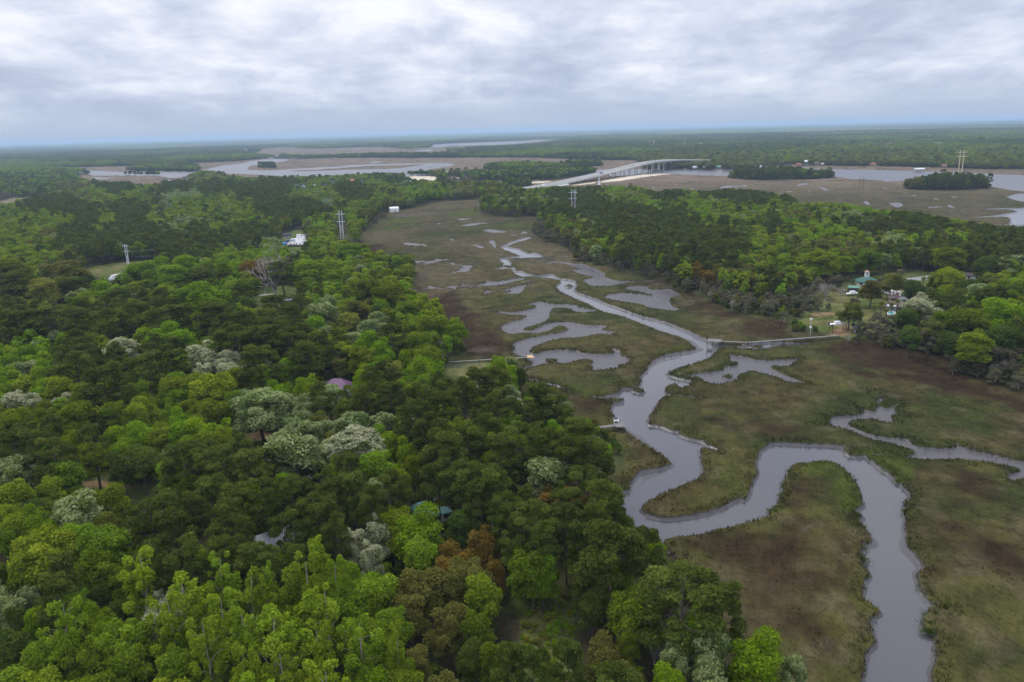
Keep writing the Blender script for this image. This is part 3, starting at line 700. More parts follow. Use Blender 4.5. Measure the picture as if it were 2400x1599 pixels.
def crown_mesh(name, kind, code, rng, n, size, lob=None):
    """a crown of N leaf sprays; returns mesh"""
    L, h, zs = lob
    vol = np.array([r[0] * r[1] for _, r in L])
    cnt = np.maximum(3, (n * vol / vol.sum()).astype(int))
    P, N, ti, bl = [], [], [], []
    zc = np.mean([c[2] for c, _ in L])
    for (c, r), k in zip(L, cnt):
        d = rng.normal(0, 1, (k, 3))
        d /= np.linalg.norm(d, axis=1)[:, None]
        if kind == 'pine':
            d[:, 2] = np.where(d[:, 2] < -.3, -d[:, 2], d[:, 2])
        else:
            d[:, 2] = np.where(d[:, 2] < -.55, -d[:, 2], d[:, 2])
        rr = rng.uniform(.35, 1.0, k) ** .5 * rng.uniform(.92, 1.22, k)
        p = np.array(c) + d * np.array(r) * rr[:, None]
        out = p - np.array([0, 0, zc - 3.5])
        out /= np.linalg.norm(out, axis=1)[:, None]
        nn = d * .75 + out * .35 + np.array([0, 0, .45])
        nn /= np.linalg.norm(nn, axis=1)[:, None]
        P.append(p)
        N.append(nn)
        ti.append(np.clip(rng.normal(.42, .2, k) + rng.normal(0, .14), 0, 1))
        tuft = vnoise(p[:, 0] * 1.1 + 40, p[:, 1] * 1.1 + p[:, 2] * 1.3 + 90, ord(code))
        bl.append(sstep(.34, .72, tuft + (.10 if code == 'W' else -.05) + .22 * d[:, 2]) * rng.uniform(.55, 1.0, k))
    P, N, ti, bl = map(np.concatenate, (P, N, ti, bl))
    S = rng.uniform(.6, 1.35, len(P)) * size
    if kind == 'pine':
        V, F = sprays(P, N, S * 1.05, rng, .38, .65)
    else:
        V, F = sprays(P, N, S, rng, .66, .5)
    return V, F, np.repeat(ti, 4), np.repeat(bl, 4)


def frame_mesh(kind, rng, lob, thin=1.0, sides=6, limbs=14):
    """trunk and limbs reaching into the lobes"""
    L, h, zs = lob
    parts = []
    r0 = {'broad': .34, 'poplar': .30, 'pine': .27, 'scrub': .17}[kind] * thin
    bend = rng.normal(0, .25, 2)
    def axis(z):
        t = z / h
        return np.array([bend[0] * math.sin(t * 2.5), bend[1] * math.sin(t * 3.1), z])
    top = h * .93 if kind in ('poplar', 'pine') else zs + (h - zs) * .55
    zz = np.linspace(0, top, 7)
    parts.append(tube([axis(z) for z in zz], [r0 * (1.25 if i == 0 else 1) * (1 - .82 * z / top) + .03 for i, z in enumerate(zz)], sides))
    pick = sorted(range(len(L)), key=lambda i: -math.hypot(L[i][0][0], L[i][0][1]))[:limbs]
    for i in pick:
        c = np.array(L[i][0])
        hor = math.hypot(c[0], c[1])
        zb = max(min(c[2] - hor * (.55 if kind != 'pine' else .15) - .3, top * .97), (2.0 if kind == 'scrub' else zs * .55))
        b = axis(zb)
        mid = (b + c) / 2 + np.array([0, 0, hor * .10])
        rb = max(.05, r0 * (1 - .8 * zb / top) * .55)
        parts.append(tube([b, mid, c], [rb, rb * .6, .025], max(3, sides - 2)))
    return merge(parts)


def bare_mesh(rng, h=11.0, spread=1.0):
    parts = []

    def grow(p, d, L, r, k):
        q = p + d * L * .5 + rng.normal(0, L * .04, 3)
        e = p + d * L + rng.normal(0, L * .06, 3)
        parts.append(tube([p, q, e], [r * 1.5 + .012, r * 1.2 + .012, r * .9 + .01], 5 if k < 2 else 3))
        if k >= 5:
            return
        for _ in range(3 if k < 4 else 2):
            n = d + rng.normal(0, .42 * spread, 3) + np.array([0, 0, .12])
            n /= np.linalg.norm(n)
            grow(e if rng.random() < .7 else q, n, L * rng.uniform(.62, .82), r * .58, k + 1)
    for k in range(5):
        a = k * 1.2566 + rng.uniform(-.3, .3)
        d = np.array([math.cos(a) * .5 * spread, math.sin(a) * .5 * spread, 1.0])
        grow(np.array([0, 0, h * .14]), d / np.linalg.norm(d), h * .27, .17, 1)
    parts.append(tube([(0, 0, 0), (0, 0, h * .16)], [.42, .33], 7))
    return merge(parts)


KIND = dict(P='pine', G='broad', T='poplar', B='broad', D='broad', Y='broad', K='broad', O='broad', W='broad', V='broad', S='scrub')
PROTO, LOD = {}, {}                 # code -> [(crown mesh, trunk mesh, height)], code -> [index in the far collection]
far_protos = bpy.data.collections.new('far_tree_kinds')
far_list = []
for code, nv in (('P', 5), ('G', 5), ('T', 4), ('B', 2), ('D', 3), ('Y', 2), ('K', 3), ('O', 2), ('W', 3), ('V', 3), ('S', 4)):
    kind = KIND[code]
    for v in range(nv):
        rng = np.random.default_rng(abs(hash((code, v))) % 1000 if False else ord(code) * 37 + v * 101)
        lob = ragged(crown_lobes(kind, rng), rng, kind)
        n, size = {'broad': (9000, .29), 'poplar': (9000, .27), 'pine': (9500, .31), 'scrub': (3600, .27)}[kind]
        Vc, Fc, ti, bl = crown_mesh('crown', kind, code, rng, n, size, lob)
        at_ = {'tint': ('FLOAT', ti)}
        if code in 'WV':
            at_['bloom'] = ('FLOAT', bl)
        cm = mesh_np('crown', Vc, Fc, [SPEC[code]], at_, smooth=False)
        Vt, Ft = frame_mesh(kind, rng, lob)
        tm = mesh_np('trunk', Vt, Ft, [PALEBARK if code in 'TSW' else BARK])
        PROTO.setdefault(code, []).append((cm, tm, lob[1]))
        # the same tree with fewer, larger sprays, for the woods too far off to show its leaves
        if v < 3:
            Vc, Fc, ti, bl = crown_mesh('crown', kind, code, rng, 900 if kind != 'scrub' else 460, size * 2.6, lob)
            Vt, Ft = frame_mesh(kind, rng, lob, 1.1, 4, 4)
            V = np.concatenate([Vc, Vt])
            F = np.concatenate([Fc, Ft + len(Vc)])
            a2 = {'tint': ('FLOAT', np.concatenate([ti, np.zeros(len(Vt))]))}
            if code in 'WV':
                a2['bloom'] = ('FLOAT', np.concatenate([bl, np.zeros(len(Vt))]))
            me = mesh_np('far_tree', V, F, [SPEC[code], BARK], a2, np.concatenate([np.zeros(len(Fc)), np.ones(len(Ft))]), smooth=False)
            o = bpy.data.objects.new('k%03d_far_tree' % len(far_list), me)
            far_protos.objects.link(o)
            LOD.setdefault(code, []).append(len(far_list))
            far_list.append(lob[1])
BARE = [mesh_np('crown', *bare_mesh(np.random.default_rng(900 + k), 11.0), [mat('grey_twigs', (.34, .30, .27), .9, .25, 1.5)]) for k in range(3)]

# crowns read off the photograph: (x, y, crown width) in the crop's pixels, and a kind
HAND = {'L1': [(90, 150, 200, 'P'), (230, 150, 220, 'P'), (330, 210, 200, 'P'), (450, 160, 130, 'G'), (570, 120, 150, 'P'), (590, 225, 200, 'G'), (740, 130, 200, 'B'), (890, 110, 210, 'B'), (1010, 130, 170, 'G'), (1120, 100, 210, 'B'), (1250, 90, 210, 'B'), (1350, 130, 150, 'G'), (760, 296, 200, 'D'), (880, 268, 230, 'D'), (985, 280, 130, 'D'), (1060, 240, 120, 'V'), (130, 310, 230, 'V'), (400, 350, 230, 'G'), (35, 240, 110, 'G'), (1150, 250, 250, 'P'), (1340, 280, 250, 'P'), (1550, 290, 240, 'P'), (1490, 190, 170, 'P'), (1820, 215, 350, 'V'),
        (2050, 330, 130, 'B'), (1150, 430, 140, 'G'), (1290, 460, 240, 'P'), (690, 530, 220, 'G'), (490, 590, 300, 'V'), (660, 680, 150, 'Y'), (100, 500, 250, 'G'), (60, 630, 180, 'G'), (330, 450, 180, 'G'), (210, 560, 170, 'D'), (930, 615, 250, 'P'), (1060, 570, 220, 'P'), (1090, 680, 250, 'P'), (1200, 560, 180, 'P'), (1400, 620, 220, 'P'), (1480, 520, 230, 'P'), (1620, 470, 200, 'P'), (1780, 480, 210, 'P'), (1500, 690, 170, 'P'), (1760, 690, 190, 'P'), (1950, 580, 230, 'P'), (2050, 480, 200, 'P'), (1880, 470, 150, 'P'),
        (290, 720, 200, 'B'), (90, 760, 170, 'G'), (270, 830, 330, 'G'), (430, 760, 200, 'B'), (560, 760, 200, 'B'), (660, 830, 330, 'G'), (620, 960, 270, 'G'), (180, 920, 240, 'G'), (900, 860, 190, 'G'), (1180, 880, 290, 'P'), (1390, 840, 250, 'P'), (1330, 930, 190, 'P'), (1600, 900, 240, 'P'), (1790, 920, 190, 'G'), (1970, 770, 190, 'G'), (2060, 700, 150, 'P'), (880, 1020, 210, 'T'), (1000, 980, 150, 'P'), (370, 1100, 240, 'P'), (180, 1130, 130, 'V'), (970, 1185, 170, 'W'), (250, 1290, 210, 'B'), (420, 1330, 210, 'T'), (640, 1280, 190, 'B'), (1160, 1190, 220, 'T'), (1370, 1040, 190, 'T'), (1560, 1150, 170, 'T'), (1660, 1080, 110, 'T'), (1950, 960, 200, 'T'), (1880, 1070, 230, 'T'), (2060, 1050, 150, 'T'), (1390, 1290, 220, 'T'), (700, 1410, 280, 'G'), (860, 1390, 250, 'G'), (1100, 1450, 190, 'G'), (1290, 1440, 190, 'T'), (1500, 1400, 210, 'T'), (1700, 1440, 260, 'T'), (1960, 1500, 150, 'T'), (100, 1450, 230, 'D'), (300, 1510, 240, 'G'), (520, 1520, 220, 'G'), (130, 1270, 150, 'D'), (1060, 1290, 190, 'T'), (1800, 1250, 200, 'G'), (2000, 1250, 220, 'T'), (500, 1180, 180, 'G'), (620, 1130, 160, 'D')],
    'L2': [(90, 160, 340, 'W'), (60, 60, 220, 'V'), (230, 310, 230, 'G'), (400, 210, 130, 'B'), (440, 300, 170, 'G'), (560, 60, 220, 'P'), (650, 160, 290, 'P'), (790, 110, 200, 'P'), (880, 60, 220, 'P'), (990, 190, 230, 'P'), (1100, 110, 250, 'P'), (1250, 150, 240, 'P'), (1400, 200, 240, 'P'), (1550, 180, 250, 'P'), (1480, 70, 220, 'P'), (80, 440, 230, 'P'), (180, 530, 190, 'P'), (290, 430, 210, 'P'), (600, 350, 210, 'P'), (740, 370, 240, 'P'), (930, 390, 250, 'P'), (840, 480, 190, 'P'), (1270, 330, 310, 'V'), (1330, 270, 120, 'B'), (1440, 380, 230, 'P'), (1420, 520, 250, 'O'), (1610, 480, 240, 'P'), (1690, 560, 160, 'P'), (1560, 640, 200, 'P'), (890, 590, 120, 'W'), (90, 780, 180, 'W'), (230, 720, 190, 'W'), (190, 870, 170, 'W'), (470, 690, 310, 'B'), (500, 850, 220, 'G'), (730, 660, 210, 'D'), (330, 620, 120, 'G'), (660, 850, 170, 'O'), (870, 780, 210, 'O'), (750, 910, 160, 'O'), (950, 950, 140, 'O'), (1030, 570, 220, 'P'), (1190, 620, 240, 'P'), (1230, 750, 240, 'P'), (1080, 690, 190, 'P'), (1170, 930, 260, 'G'), (1080, 840, 150, 'B'), (1240, 970, 190, 'B'), (1380, 630, 220, 'P'), (1450, 740, 190, 'P'), (1640, 800, 390, 'P'), (1870, 770, 190, 'P'), (1780, 660, 180, 'D'), (1960, 800, 130, 'B'), (1945, 950, 160, 'S'), (1540, 1150, 210, 'D'), (1720, 1010, 170, 'G'),
        (500, 1060, 300, 'K'), (430, 1200, 230, 'K'), (660, 1290, 240, 'K'), (680, 1080, 180, 'K'), (880, 1090, 240, 'G'), (230, 1120, 280, 'G'), (70, 1200, 240, 'G'), (150, 1370, 320, 'G'), (330, 1300, 220, 'G'), (60, 1010, 180, 'B'), (340, 1490, 150, 'T'), (470, 1530, 190, 'K'), (1020, 1540, 210, 'P'), (1190, 1530, 190, 'P'), (1400, 1500, 220, 'P'), (1610, 1470, 240, 'K'), (2040, 1490, 200, 'V'), (1750, 1400, 140, 'G'), (840, 1330, 200, 'G'), (800, 1500, 200, 'D')],
    'L3': [(0, 1050, 430, 'P'), (290, 1110, 270, 'P'), (60, 1290, 190, 'B'), (150, 1450, 280, 'V'), (430, 1450, 320, 'B'), (680, 1530, 170, 'V'), (390, 1290, 120, 'S'), (220, 1260, 110, 'B')],
    'L4': [(70, 110, 250, 'G'), (100, 190, 220, 'P'), (430, 140, 260, 'K'), (290, 260, 220, 'Y'), (500, 220, 200, 'D'), (960, 130, 230, 'G'), (1070, 110, 190, 'B'), (1200, 150, 230, 'G'), (1380, 160, 230, 'D'), (1270, 80, 180, 'B'), (1560, 110, 190, 'B'), (1740, 110, 190, 'O'), (1950, 100, 180, 'P'), (2150, 130, 230, 'G'), (2290, 190, 150, 'G'), (720, 260, 120, 'B'), (790, 310, 180, 'D'), (1400, 270, 230, 'D'), (1450, 320, 300, 'B'), (1300, 300, 150, 'B'), (1690, 240, 180, 'G'), (540, 370, 170, 'G'), (150, 450, 230, 'P'), (340, 430, 230, 'P'), (550, 450, 230, 'P'), (750, 480, 230, 'P'), (950, 420, 230, 'P'), (1130, 450, 230, 'P'), (1280, 430, 220, 'P'), (1480, 430, 220, 'P'), (1640, 480, 220, 'P'), (1850, 360, 130, 'P'), (2000, 430, 190, 'P'), (1840, 450, 170, 'Y'), (2220, 430, 230, 'V'), (2180, 520, 190, 'B'), (1370, 520, 90, 'T'), (560, 560, 110, 'B'), (460, 630, 150, 'B'), (700, 570, 130, 'B'), (1130, 590, 230, 'B'), (1270, 620, 210, 'B'), (1010, 600, 180, 'B'), (650, 640, 180, 'G'), (840, 690, 240, 'W'), (1000, 710, 110, 'V'), (1400, 740, 250, 'W'), (1580, 770, 210, 'W'), (1180, 740, 220, 'P'), (1090, 860, 150, 'B'), (980, 800, 240, 'P'), (720, 880, 270, 'P'), (540, 790, 230, 'P'), (1800, 760, 280, 'P'), (1640, 600, 260, 'P'), (1850, 560, 260, 'P'), (2000, 610, 200, 'P'), (2110, 700, 230, 'P'), (2000, 830, 170, 'B'), (200, 720, 150, 'B'), (110, 850, 150, 'V'), (280, 880, 160, 'B'), (420, 960, 230, 'G'), (600, 1000, 230, 'G'), (160, 1060, 220, 'W'), (500, 1160, 260, 'G'), (210, 1170, 150, 'G'), (1240, 960, 250, 'G'), (1470, 960, 280, 'G'), (1800, 1080, 360, 'V'), (960, 1000, 180, 'G'), (990, 1140, 230, 'G'), (1480, 1150, 220, 'G'), (2110, 970, 150, 'B'), (2280, 1010, 190, 'V'), (80, 780, 150, 'B'), (60, 960, 140, 'B'), (820, 560, 140, 'Y'), (160, 200, 160, 'P')],
    'L5': [(180, 400, 200, 'G'), (330, 430, 240, 'G'), (280, 540, 150, 'G'), (440, 560, 190, 'G'), (100, 560, 220, 'K'), (60, 640, 170, 'Y'), (180, 690, 170, 'V'), (340, 730, 190, 'P'), (190, 780, 180, 'B'), (630, 660, 210, 'G'), (540, 790, 190, 'G'), (290, 860, 190, 'B'), (150, 890, 180, 'G'), (350, 980, 170, 'Y'), (570, 980, 220, 'B'), (1100, 960, 170, 'B'), (1150, 1020, 140, 'B'), (950, 1060, 240, 'P'), (1060, 1040, 190, 'P'), (850, 1130, 200, 'P'), (60, 1170, 170, 'P'), (200, 1150, 170, 'P'), (340, 1150, 180, 'P'), (540, 1150, 190, 'P'), (700, 1120, 150, 'P'), (1180, 1150, 140, 'V'), (1250, 1270, 150, 'W'), (1350, 1150, 240, 'P'), (1460, 1180, 190, 'P'), (1580, 1250, 170, 'V'), (1420, 1270, 80, 'B'), (1770, 1390, 90, 'B'), (90, 1370, 180, 'V'), (470, 1330, 210, 'P'), (720, 1230, 200, 'P'), (1030, 1230, 210, 'P'), (150, 120, 120, 'G'), (60, 130, 160, 'G'), (240, 250, 100, 'G'), (370, 240, 90, 'D'), (470, 260, 90, 'G'), (320, 260, 80, 'S')],
    'L6': [(1300, 400, 150, 'K'), (1150, 545, 140, 'K'), (1440, 345, 150, 'K'), (1570, 395, 110, 'D'), (1800, 425, 120, 'G'), (1760, 345, 90, 'G'), (1900, 370, 110, 'D'), (1460, 350, 190, 'S'), (1600, 400, 130, 'D'), (1850, 330, 200, 'G'), (1950, 400, 170, 'D'), (1740, 340, 100, 'G'), (1640, 540, 250, 'W'), (1560, 600, 200, 'D'), (1900, 480, 220, 'P'), (2050, 430, 180, 'V'), (2150, 560, 260, 'B'), (2280, 600, 220, 'B'), (1800, 620, 200, 'G'), (2000, 620, 220, 'G'), (1700, 660, 180, 'K'), (2250, 420, 200, 'G'), (2000, 760, 240, 'G'), (2200, 740, 260, 'D'), (1480, 650, 180, 'S'), (1350, 640, 170, 'S'), (1850, 760, 200, 'D'), (1560, 710, 160, 'D'), (1700, 740, 180, 'S'), (2150, 850, 200, 'S'), (2280, 880, 200, 'S'), (1050, 350, 120, 'S'), (940, 390, 140, 'S'), (1200, 620, 90, 'S'), (2080, 240, 180, 'D'), (2230, 230, 130, 'V'), (1840, 170, 170, 'G'), (1720, 60, 130, 'B'), (1600, 70, 110, 'B'), (1460, 80, 170, 'V'), (1100, 220, 130, 'G'), (1280, 190, 160, 'G'), (950, 200, 200, 'G'), (690, 150, 100, 'G'), (550, 110, 90, 'G'), (1000, 110, 170, 'K')]}
BARES = [('L4', 1890, 180, 270), ('L2', 905, 1150, 150), ('L2', 1920, 1450, 170), ('L5', 700, 830, 160), ('L5', 650, 850, 100), ('L6', 985, 430, 130), ('L6', 920, 410, 90), ('L6', 1090, 440, 80), ('L6', 690, 280, 60), ('L6', 1140, 730, 60), ('L1', 60, 1010, 150), ('L6', 2240, 950, 110), ('L6', 2150, 960, 90), ('L6', 610, 520, 80), ('L6', 420, 480, 70), ('L1', 1680, 260, 90), ('L4', 1550, 470, 80), ('L4', 1040, 1010, 90), ('L1', 440, 940, 120), ('L1', 1700, 1300, 120), ('L2', 620, 760, 90), ('L1', 1190, 1330, 120), ('L4', 560, 1090, 80), ('L6', 340, 500, 80), ('L6', 200, 440, 70)]


def tree_height(code, w):
    return {'P': 14 + .45 * w, 'G': 8 + .62 * w, 'T': 14 + .7 * w, 'B': 8 + .6 * w, 'D': 7 + .6 * w, 'Y': 7 + .6 * w, 'K': 7 + .6 * w, 'O': 7 + .6 * w, 'W': 8 + .6 * w, 'V': 8 + .55 * w, 'S': 4 + .5 * w}[code]


CEN = {'pine': .8, 'broad': .70, 'poplar': .68, 'scrub': .62}
trees = []                # x, y, width, height, code, hand placed
for cr, rows in HAND.items():
    s = CROP[cr][2]
    for (x, y, w, code) in rows:
        X, Y = px(cr, x, y)
        ww = w * s * 1.12 * slant(X, Y, 10) / FPX
        h = tree_height(code, ww)
        p = at(X, Y, h * CEN[KIND[code]])
        trees.append((p[0], p[1], ww, h, code, 1))
bares = []
for cr, x, y, w in BARES:
    X, Y = px(cr, x, y)
    ww = w * CROP[cr][2] * slant(X, Y, 6) / FPX
    p = at(X, Y, ww * .5)
    bares.append((p[0], p[1], ww))

# the rest of the woods: jittered planting, kinds taken from the nearest seed
SEED = []
for cr, rows in HAND.items():
    for (x, y, w, code) in rows:
        SEED.append((*px(cr, x, y), code))
for cr, rows in {'K1': [(100, 680, 'S'), (300, 560, 'D'), (150, 480, 'D'), (450, 480, 'D'), (500, 540, 'K'), (350, 580, 'K'), (600, 640, 'K'), (800, 560, 'P'), (1000, 540, 'G'), (1200, 560, 'P'), (1350, 500, 'K'), (1500, 480, 'Y'), (1700, 480, 'G'), (1900, 460, 'D'), (1500, 560, 'P'), (1700, 600, 'P'), (1900, 560, 'P'), (700, 620, 'G'), (900, 640, 'G'), (500, 700, 'P'), (600, 690, 'D'), (300, 690, 'P'), (150, 780, 'G'), (300, 780, 'G'), (450, 820, 'G'), (600, 800, 'P'), (750, 800, 'G'), (850, 820, 'P'), (700, 860, 'G'), (900, 720, 'P'), (1100, 690, 'S'), (1100, 760, 'G'), (1250, 620, 'V'), (1300, 680, 'G'), (1450, 720, 'G'), (1500, 800, 'D'), (1600, 640, 'G'), (1700, 700, 'G'), (1850, 720, 'P'), (2000, 740, 'P'), (2100, 760, 'P'), (1900, 820, 'Y'), (1750, 800, 'G'), (1950, 880, 'P'), (2200, 820, 'B'), (2250, 900, 'G'), (100, 880, 'G'), (250, 900, 'G'), (380, 900, 'K'), (500, 920, 'P'), (620, 960, 'P'), (800, 940, 'P'), (1000, 950, 'P'), (1200, 940, 'P'), (1250, 860, 'V'), (1400, 900, 'P'), (1500, 860, 'G'), (1700, 920, 'P'), (1850, 900, 'P'), (50, 980, 'G'), (200, 1020, 'G'), (400, 1010, 'G'), (320, 1000, 'D'), (550, 1000, 'P'), (700, 1020, 'P'), (850, 1060, 'G'), (1000, 1040, 'G'), (1200, 1000, 'P'), (1400, 1020, 'P'), (1500, 1060, 'G'), (1700, 980, 'P'), (1850, 980, 'V'), (1250, 1080, 'B'), (1450, 1120, 'B'), (1700, 1020, 'B'), (1900, 1060, 'B'), (2100, 1080, 'D'), (2200, 1000, 'G'), (500, 1130, 'K'), (100, 1130, 'G'), (800, 1130, 'G'), (1800, 440, 'P'), (2200, 500, 'G'), (2100, 600, 'G'), (2280, 640, 'G'), (50, 400, 'G'), (200, 360, 'G'), (500, 370, 'D'), (750, 380, 'D'), (1000, 350, 'G'), (1200, 420, 'G'), (900, 430, 'D'), (1600, 350, 'G')],
    'K2': [(100, 470, 'G'), (300, 480, 'D'), (400, 500, 'D'), (200, 560, 'G'), (100, 600, 'P'), (300, 600, 'G'), (450, 540, 'D'), (500, 600, 'B'), (600, 560, 'G'), (700, 600, 'B'), (700, 540, 'D'), (560, 640, 'D'), (440, 660, 'K'), (420, 690, 'K'), (880, 580, 'K'), (1000, 570, 'K'), (950, 610, 'S'), (780, 620, 'V'), (100, 720, 'G'), (200, 740, 'K'), (50, 780, 'B'), (80, 840, 'G'), (250, 700, 'D'), (300, 640, 'G'), (1100, 640, 'D'), (1200, 640, 'D'), (1250, 650, 'D'), (1020, 680, 'S'), (1080, 730, 'S'), (1200, 740, 'S'), (1350, 730, 'S'), (1300, 630, 'G'), (1400, 600, 'G'), (1500, 620, 'P'), (1550, 600, 'P'), (1650, 600, 'V'), (1700, 580, 'P'), (1800, 640, 'G'), (1900, 580, 'B'), (2000, 560, 'B'), (2100, 600, 'Y'), (2200, 600, 'P'), (2280, 620, 'P'), (1850, 660, 'V'), (1700, 660, 'P'), (1950, 660, 'G'), (2100, 680, 'B'), (2250, 700, 'B'), (1550, 700, 'P'), (1450, 660, 'D'), (1500, 740, 'P'), (1650, 740, 'P'), (1800, 740, 'P'), (1950, 740, 'P'), (2100, 760, 'P'), (2250, 800, 'P'), (1560, 810, 'G'), (1700, 830, 'V'), (1600, 850, 'K'), (1400, 800, 'S'), (1450, 890, 'S'), (1550, 930, 'S'), (1800, 850, 'P'), (2000, 860, 'P'), (2200, 900, 'P'), (1850, 920, 'G'), (1700, 980, 'S'), (1780, 1040, 'S'), (1900, 1010, 'G'), (2000, 1000, 'P'), (2150, 980, 'P'), (2250, 1050, 'P'), (2000, 1080, 'S'), (2100, 1120, 'S'), (1950, 1100, 'S'), (1000, 410, 'D'), (1200, 400, 'G'), (1400, 400, 'G'), (1700, 395, 'D'), (1150, 470, 'D'), (1300, 470, 'D'), (1500, 480, 'D'), (1000, 540, 'D'), (1200, 540, 'D'), (800, 480, 'S'), (1200, 330, 'D'), (1500, 330, 'P'), (1700, 330, 'P'), (1900, 330, 'K'), (2200, 320, 'K'), (1500, 260, 'G'), (2000, 250, 'D')],
    'K3': [(150, 590, 'P'), (300, 620, 'P'), (400, 640, 'P'), (550, 620, 'P'), (250, 600, 'P'), (650, 640, 'G'), (740, 640, 'P'), (50, 610, 'G'), (50, 680, 'B'), (200, 690, 'G'), (350, 730, 'G'), (500, 770, 'G'), (150, 760, 'B'), (300, 800, 'G'), (480, 790, 'G'), (650, 760, 'G'), (800, 760, 'K'), (880, 680, 'G'), (1000, 700, 'G'), (1150, 700, 'B'), (1100, 760, 'V'), (1250, 720, 'B'), (1400, 740, 'B'), (1550, 760, 'G'), (1650, 760, 'B'), (1800, 790, 'G'), (1300, 820, 'V'), (1000, 780, 'B'), (900, 830, 'G'), (700, 830, 'B'), (750, 880, 'G'), (600, 850, 'P'), (450, 870, 'G'), (250, 850, 'G'), (150, 880, 'P'), (50, 850, 'P'), (300, 900, 'P'), (500, 900, 'G'), (700, 930, 'G'), (900, 900, 'B'), (1100, 880, 'G'), (1250, 860, 'P'), (1300, 900, 'P'), (1500, 830, 'P'), (1700, 850, 'P'), (1650, 880, 'P'), (1900, 850, 'G'), (2100, 870, 'G'), (2000, 900, 'P'), (2200, 920, 'P'), (2300, 880, 'P'), (1700, 930, 'B'), (2000, 930, 'B'), (1600, 960, 'B'), (1450, 980, 'V'), (1400, 930, 'G'), (1200, 930, 'G'), (1050, 960, 'K'), (900, 970, 'K'), (600, 960, 'G'), (400, 960, 'P'), (200, 950, 'P'), (100, 1000, 'P'), (300, 1040, 'P'), (500, 1040, 'G'), (700, 1060, 'G'), (550, 1000, 'B'), (900, 1060, 'G'), (1050, 1080, 'G'), (1250, 1050, 'G'), (1200, 1000, 'K'), (1450, 1060, 'P'), (1600, 1050, 'P'), (1750, 1020, 'P'), (1850, 1060, 'G'), (2000, 1020, 'P'), (2200, 1020, 'P'), (2300, 1060, 'P'), (100, 1120, 'S'), (250, 1130, 'S'), (400, 1120, 'S'), (600, 1140, 'S'), (150, 1100, 'O'), (450, 490, 'P'), (700, 480, 'P'), (900, 480, 'D'), (1600, 550, 'K'), (1800, 540, 'P'), (2000, 540, 'P'), (300, 390, 'K'), (600, 390, 'K'), (900, 360, 'K'), (1200, 370, 'K'), (1500, 370, 'K'), (1800, 370, 'K'), (2100, 370, 'K'), (700, 320, 'G'), (1300, 340, 'K'), (1900, 320, 'G'), (200, 330, 'K')],
    'L6': [(100, 250, 'O'), (200, 280, 'S'), (350, 250, 'K'), (500, 260, 'K'), (450, 330, 'S'), (650, 350, 'S'), (780, 360, 'S'), (150, 380, 'S'), (300, 400, 'S'), (500, 440, 'S'), (680, 450, 'S'), (760, 480, 'S'), (600, 500, 'S'), (400, 450, 'S'), (300, 200, 'P'), (100, 150, 'P'), (500, 200, 'G'), (820, 200, 'G'), (1500, 200, 'P'), (1650, 180, 'P'), (1950, 200, 'P'), (2150, 180, 'P'), (2300, 160, 'P'), (1600, 240, 'D'), (800, 300, 'G'), (2250, 330, 'G')]}.items():
    for (x, y, code) in rows:
        SEED.append((*px(cr, x, y), code))
SXY = np.array([(a, b) for a, b, _ in SEED])
SCODE = np.array([c for _, _, c in SEED])


def kinds_for(P, rng):
    v = np.concatenate([P, np.full((len(P), 1), 10.0 - H)], 1)
    w = v @ _fw
    X, Y = CX + FPX * (v @ _r) / w, CY - FPX * (v @ _up) / w
    d = np.hypot(P[:, 0], P[:, 1])
    jit = np.clip(9000 / d, 6, 30)
    X, Y = X + rng.normal(0, 1, len(P)) * jit, Y + rng.normal(0, .45, len(P)) * jit
    out = np.empty(len(P), '<U1')
    for k in range(0, len(P), 4000):
        dx = X[k:k + 4000, None] - SXY[None, :, 0]
        dy = (Y[k:k + 4000, None] - SXY[None, :, 1]) * 2.2
        out[k:k + 4000] = SCODE[np.argmin(dx * dx + dy * dy, 1)]
    mixed = rng.random(len(P)) < .26
    out[mixed] = rng.choice(list('PGGBDVBKG'), mixed.sum())
    # far off, the woods are a patchwork of pine and broadleaf stands
    far = d > 2600
    n = fbm(P[:, 0], P[:, 1] * .6, 420, 3, 33) + rng.normal(0, .06, len(P))
    out = np.where(far, np.where(n < .46, 'P', np.where(n < .52, 'D', np.where(n < .58, 'K', 'G'))), out)
    return out


HOLES = list(LAWNS.values()) + SANDS + DIRT
HOUSE_SPOTS = []          # (x, y, radius) kept clear of random trees, filled by the houses below


def plant(cell, d0, d1, rng, azlim=37.5):
    y1 = d1
    xs = np.arange(-d1 * math.sin(rad(azlim)), d1 * math.sin(rad(azlim)), cell)
    ys = np.arange(d0 * .7, y1, cell)
    X, Y = np.meshgrid(xs, ys)
    X = X + (np.arange(len(ys)) % 2)[:, None] * cell * .5
    P = np.stack([X.ravel(), Y.ravel()], 1) + rng.uniform(-.42, .42, (X.size, 2)) * cell
    d = np.hypot(P[:, 0], P[:, 1])
    a = np.abs(np.degrees(np.arctan2(P[:, 0], P[:, 1])))
    return P[(d >= d0) & (d < d1) & (a < azlim)]


def clear_of_setting(P, margin):
    ok = classify(P) > margin
    P = P[ok]
    P = P[channel_sd(P)[0] > 2.0]
    return P[union(P, HOLES) > 1.5]

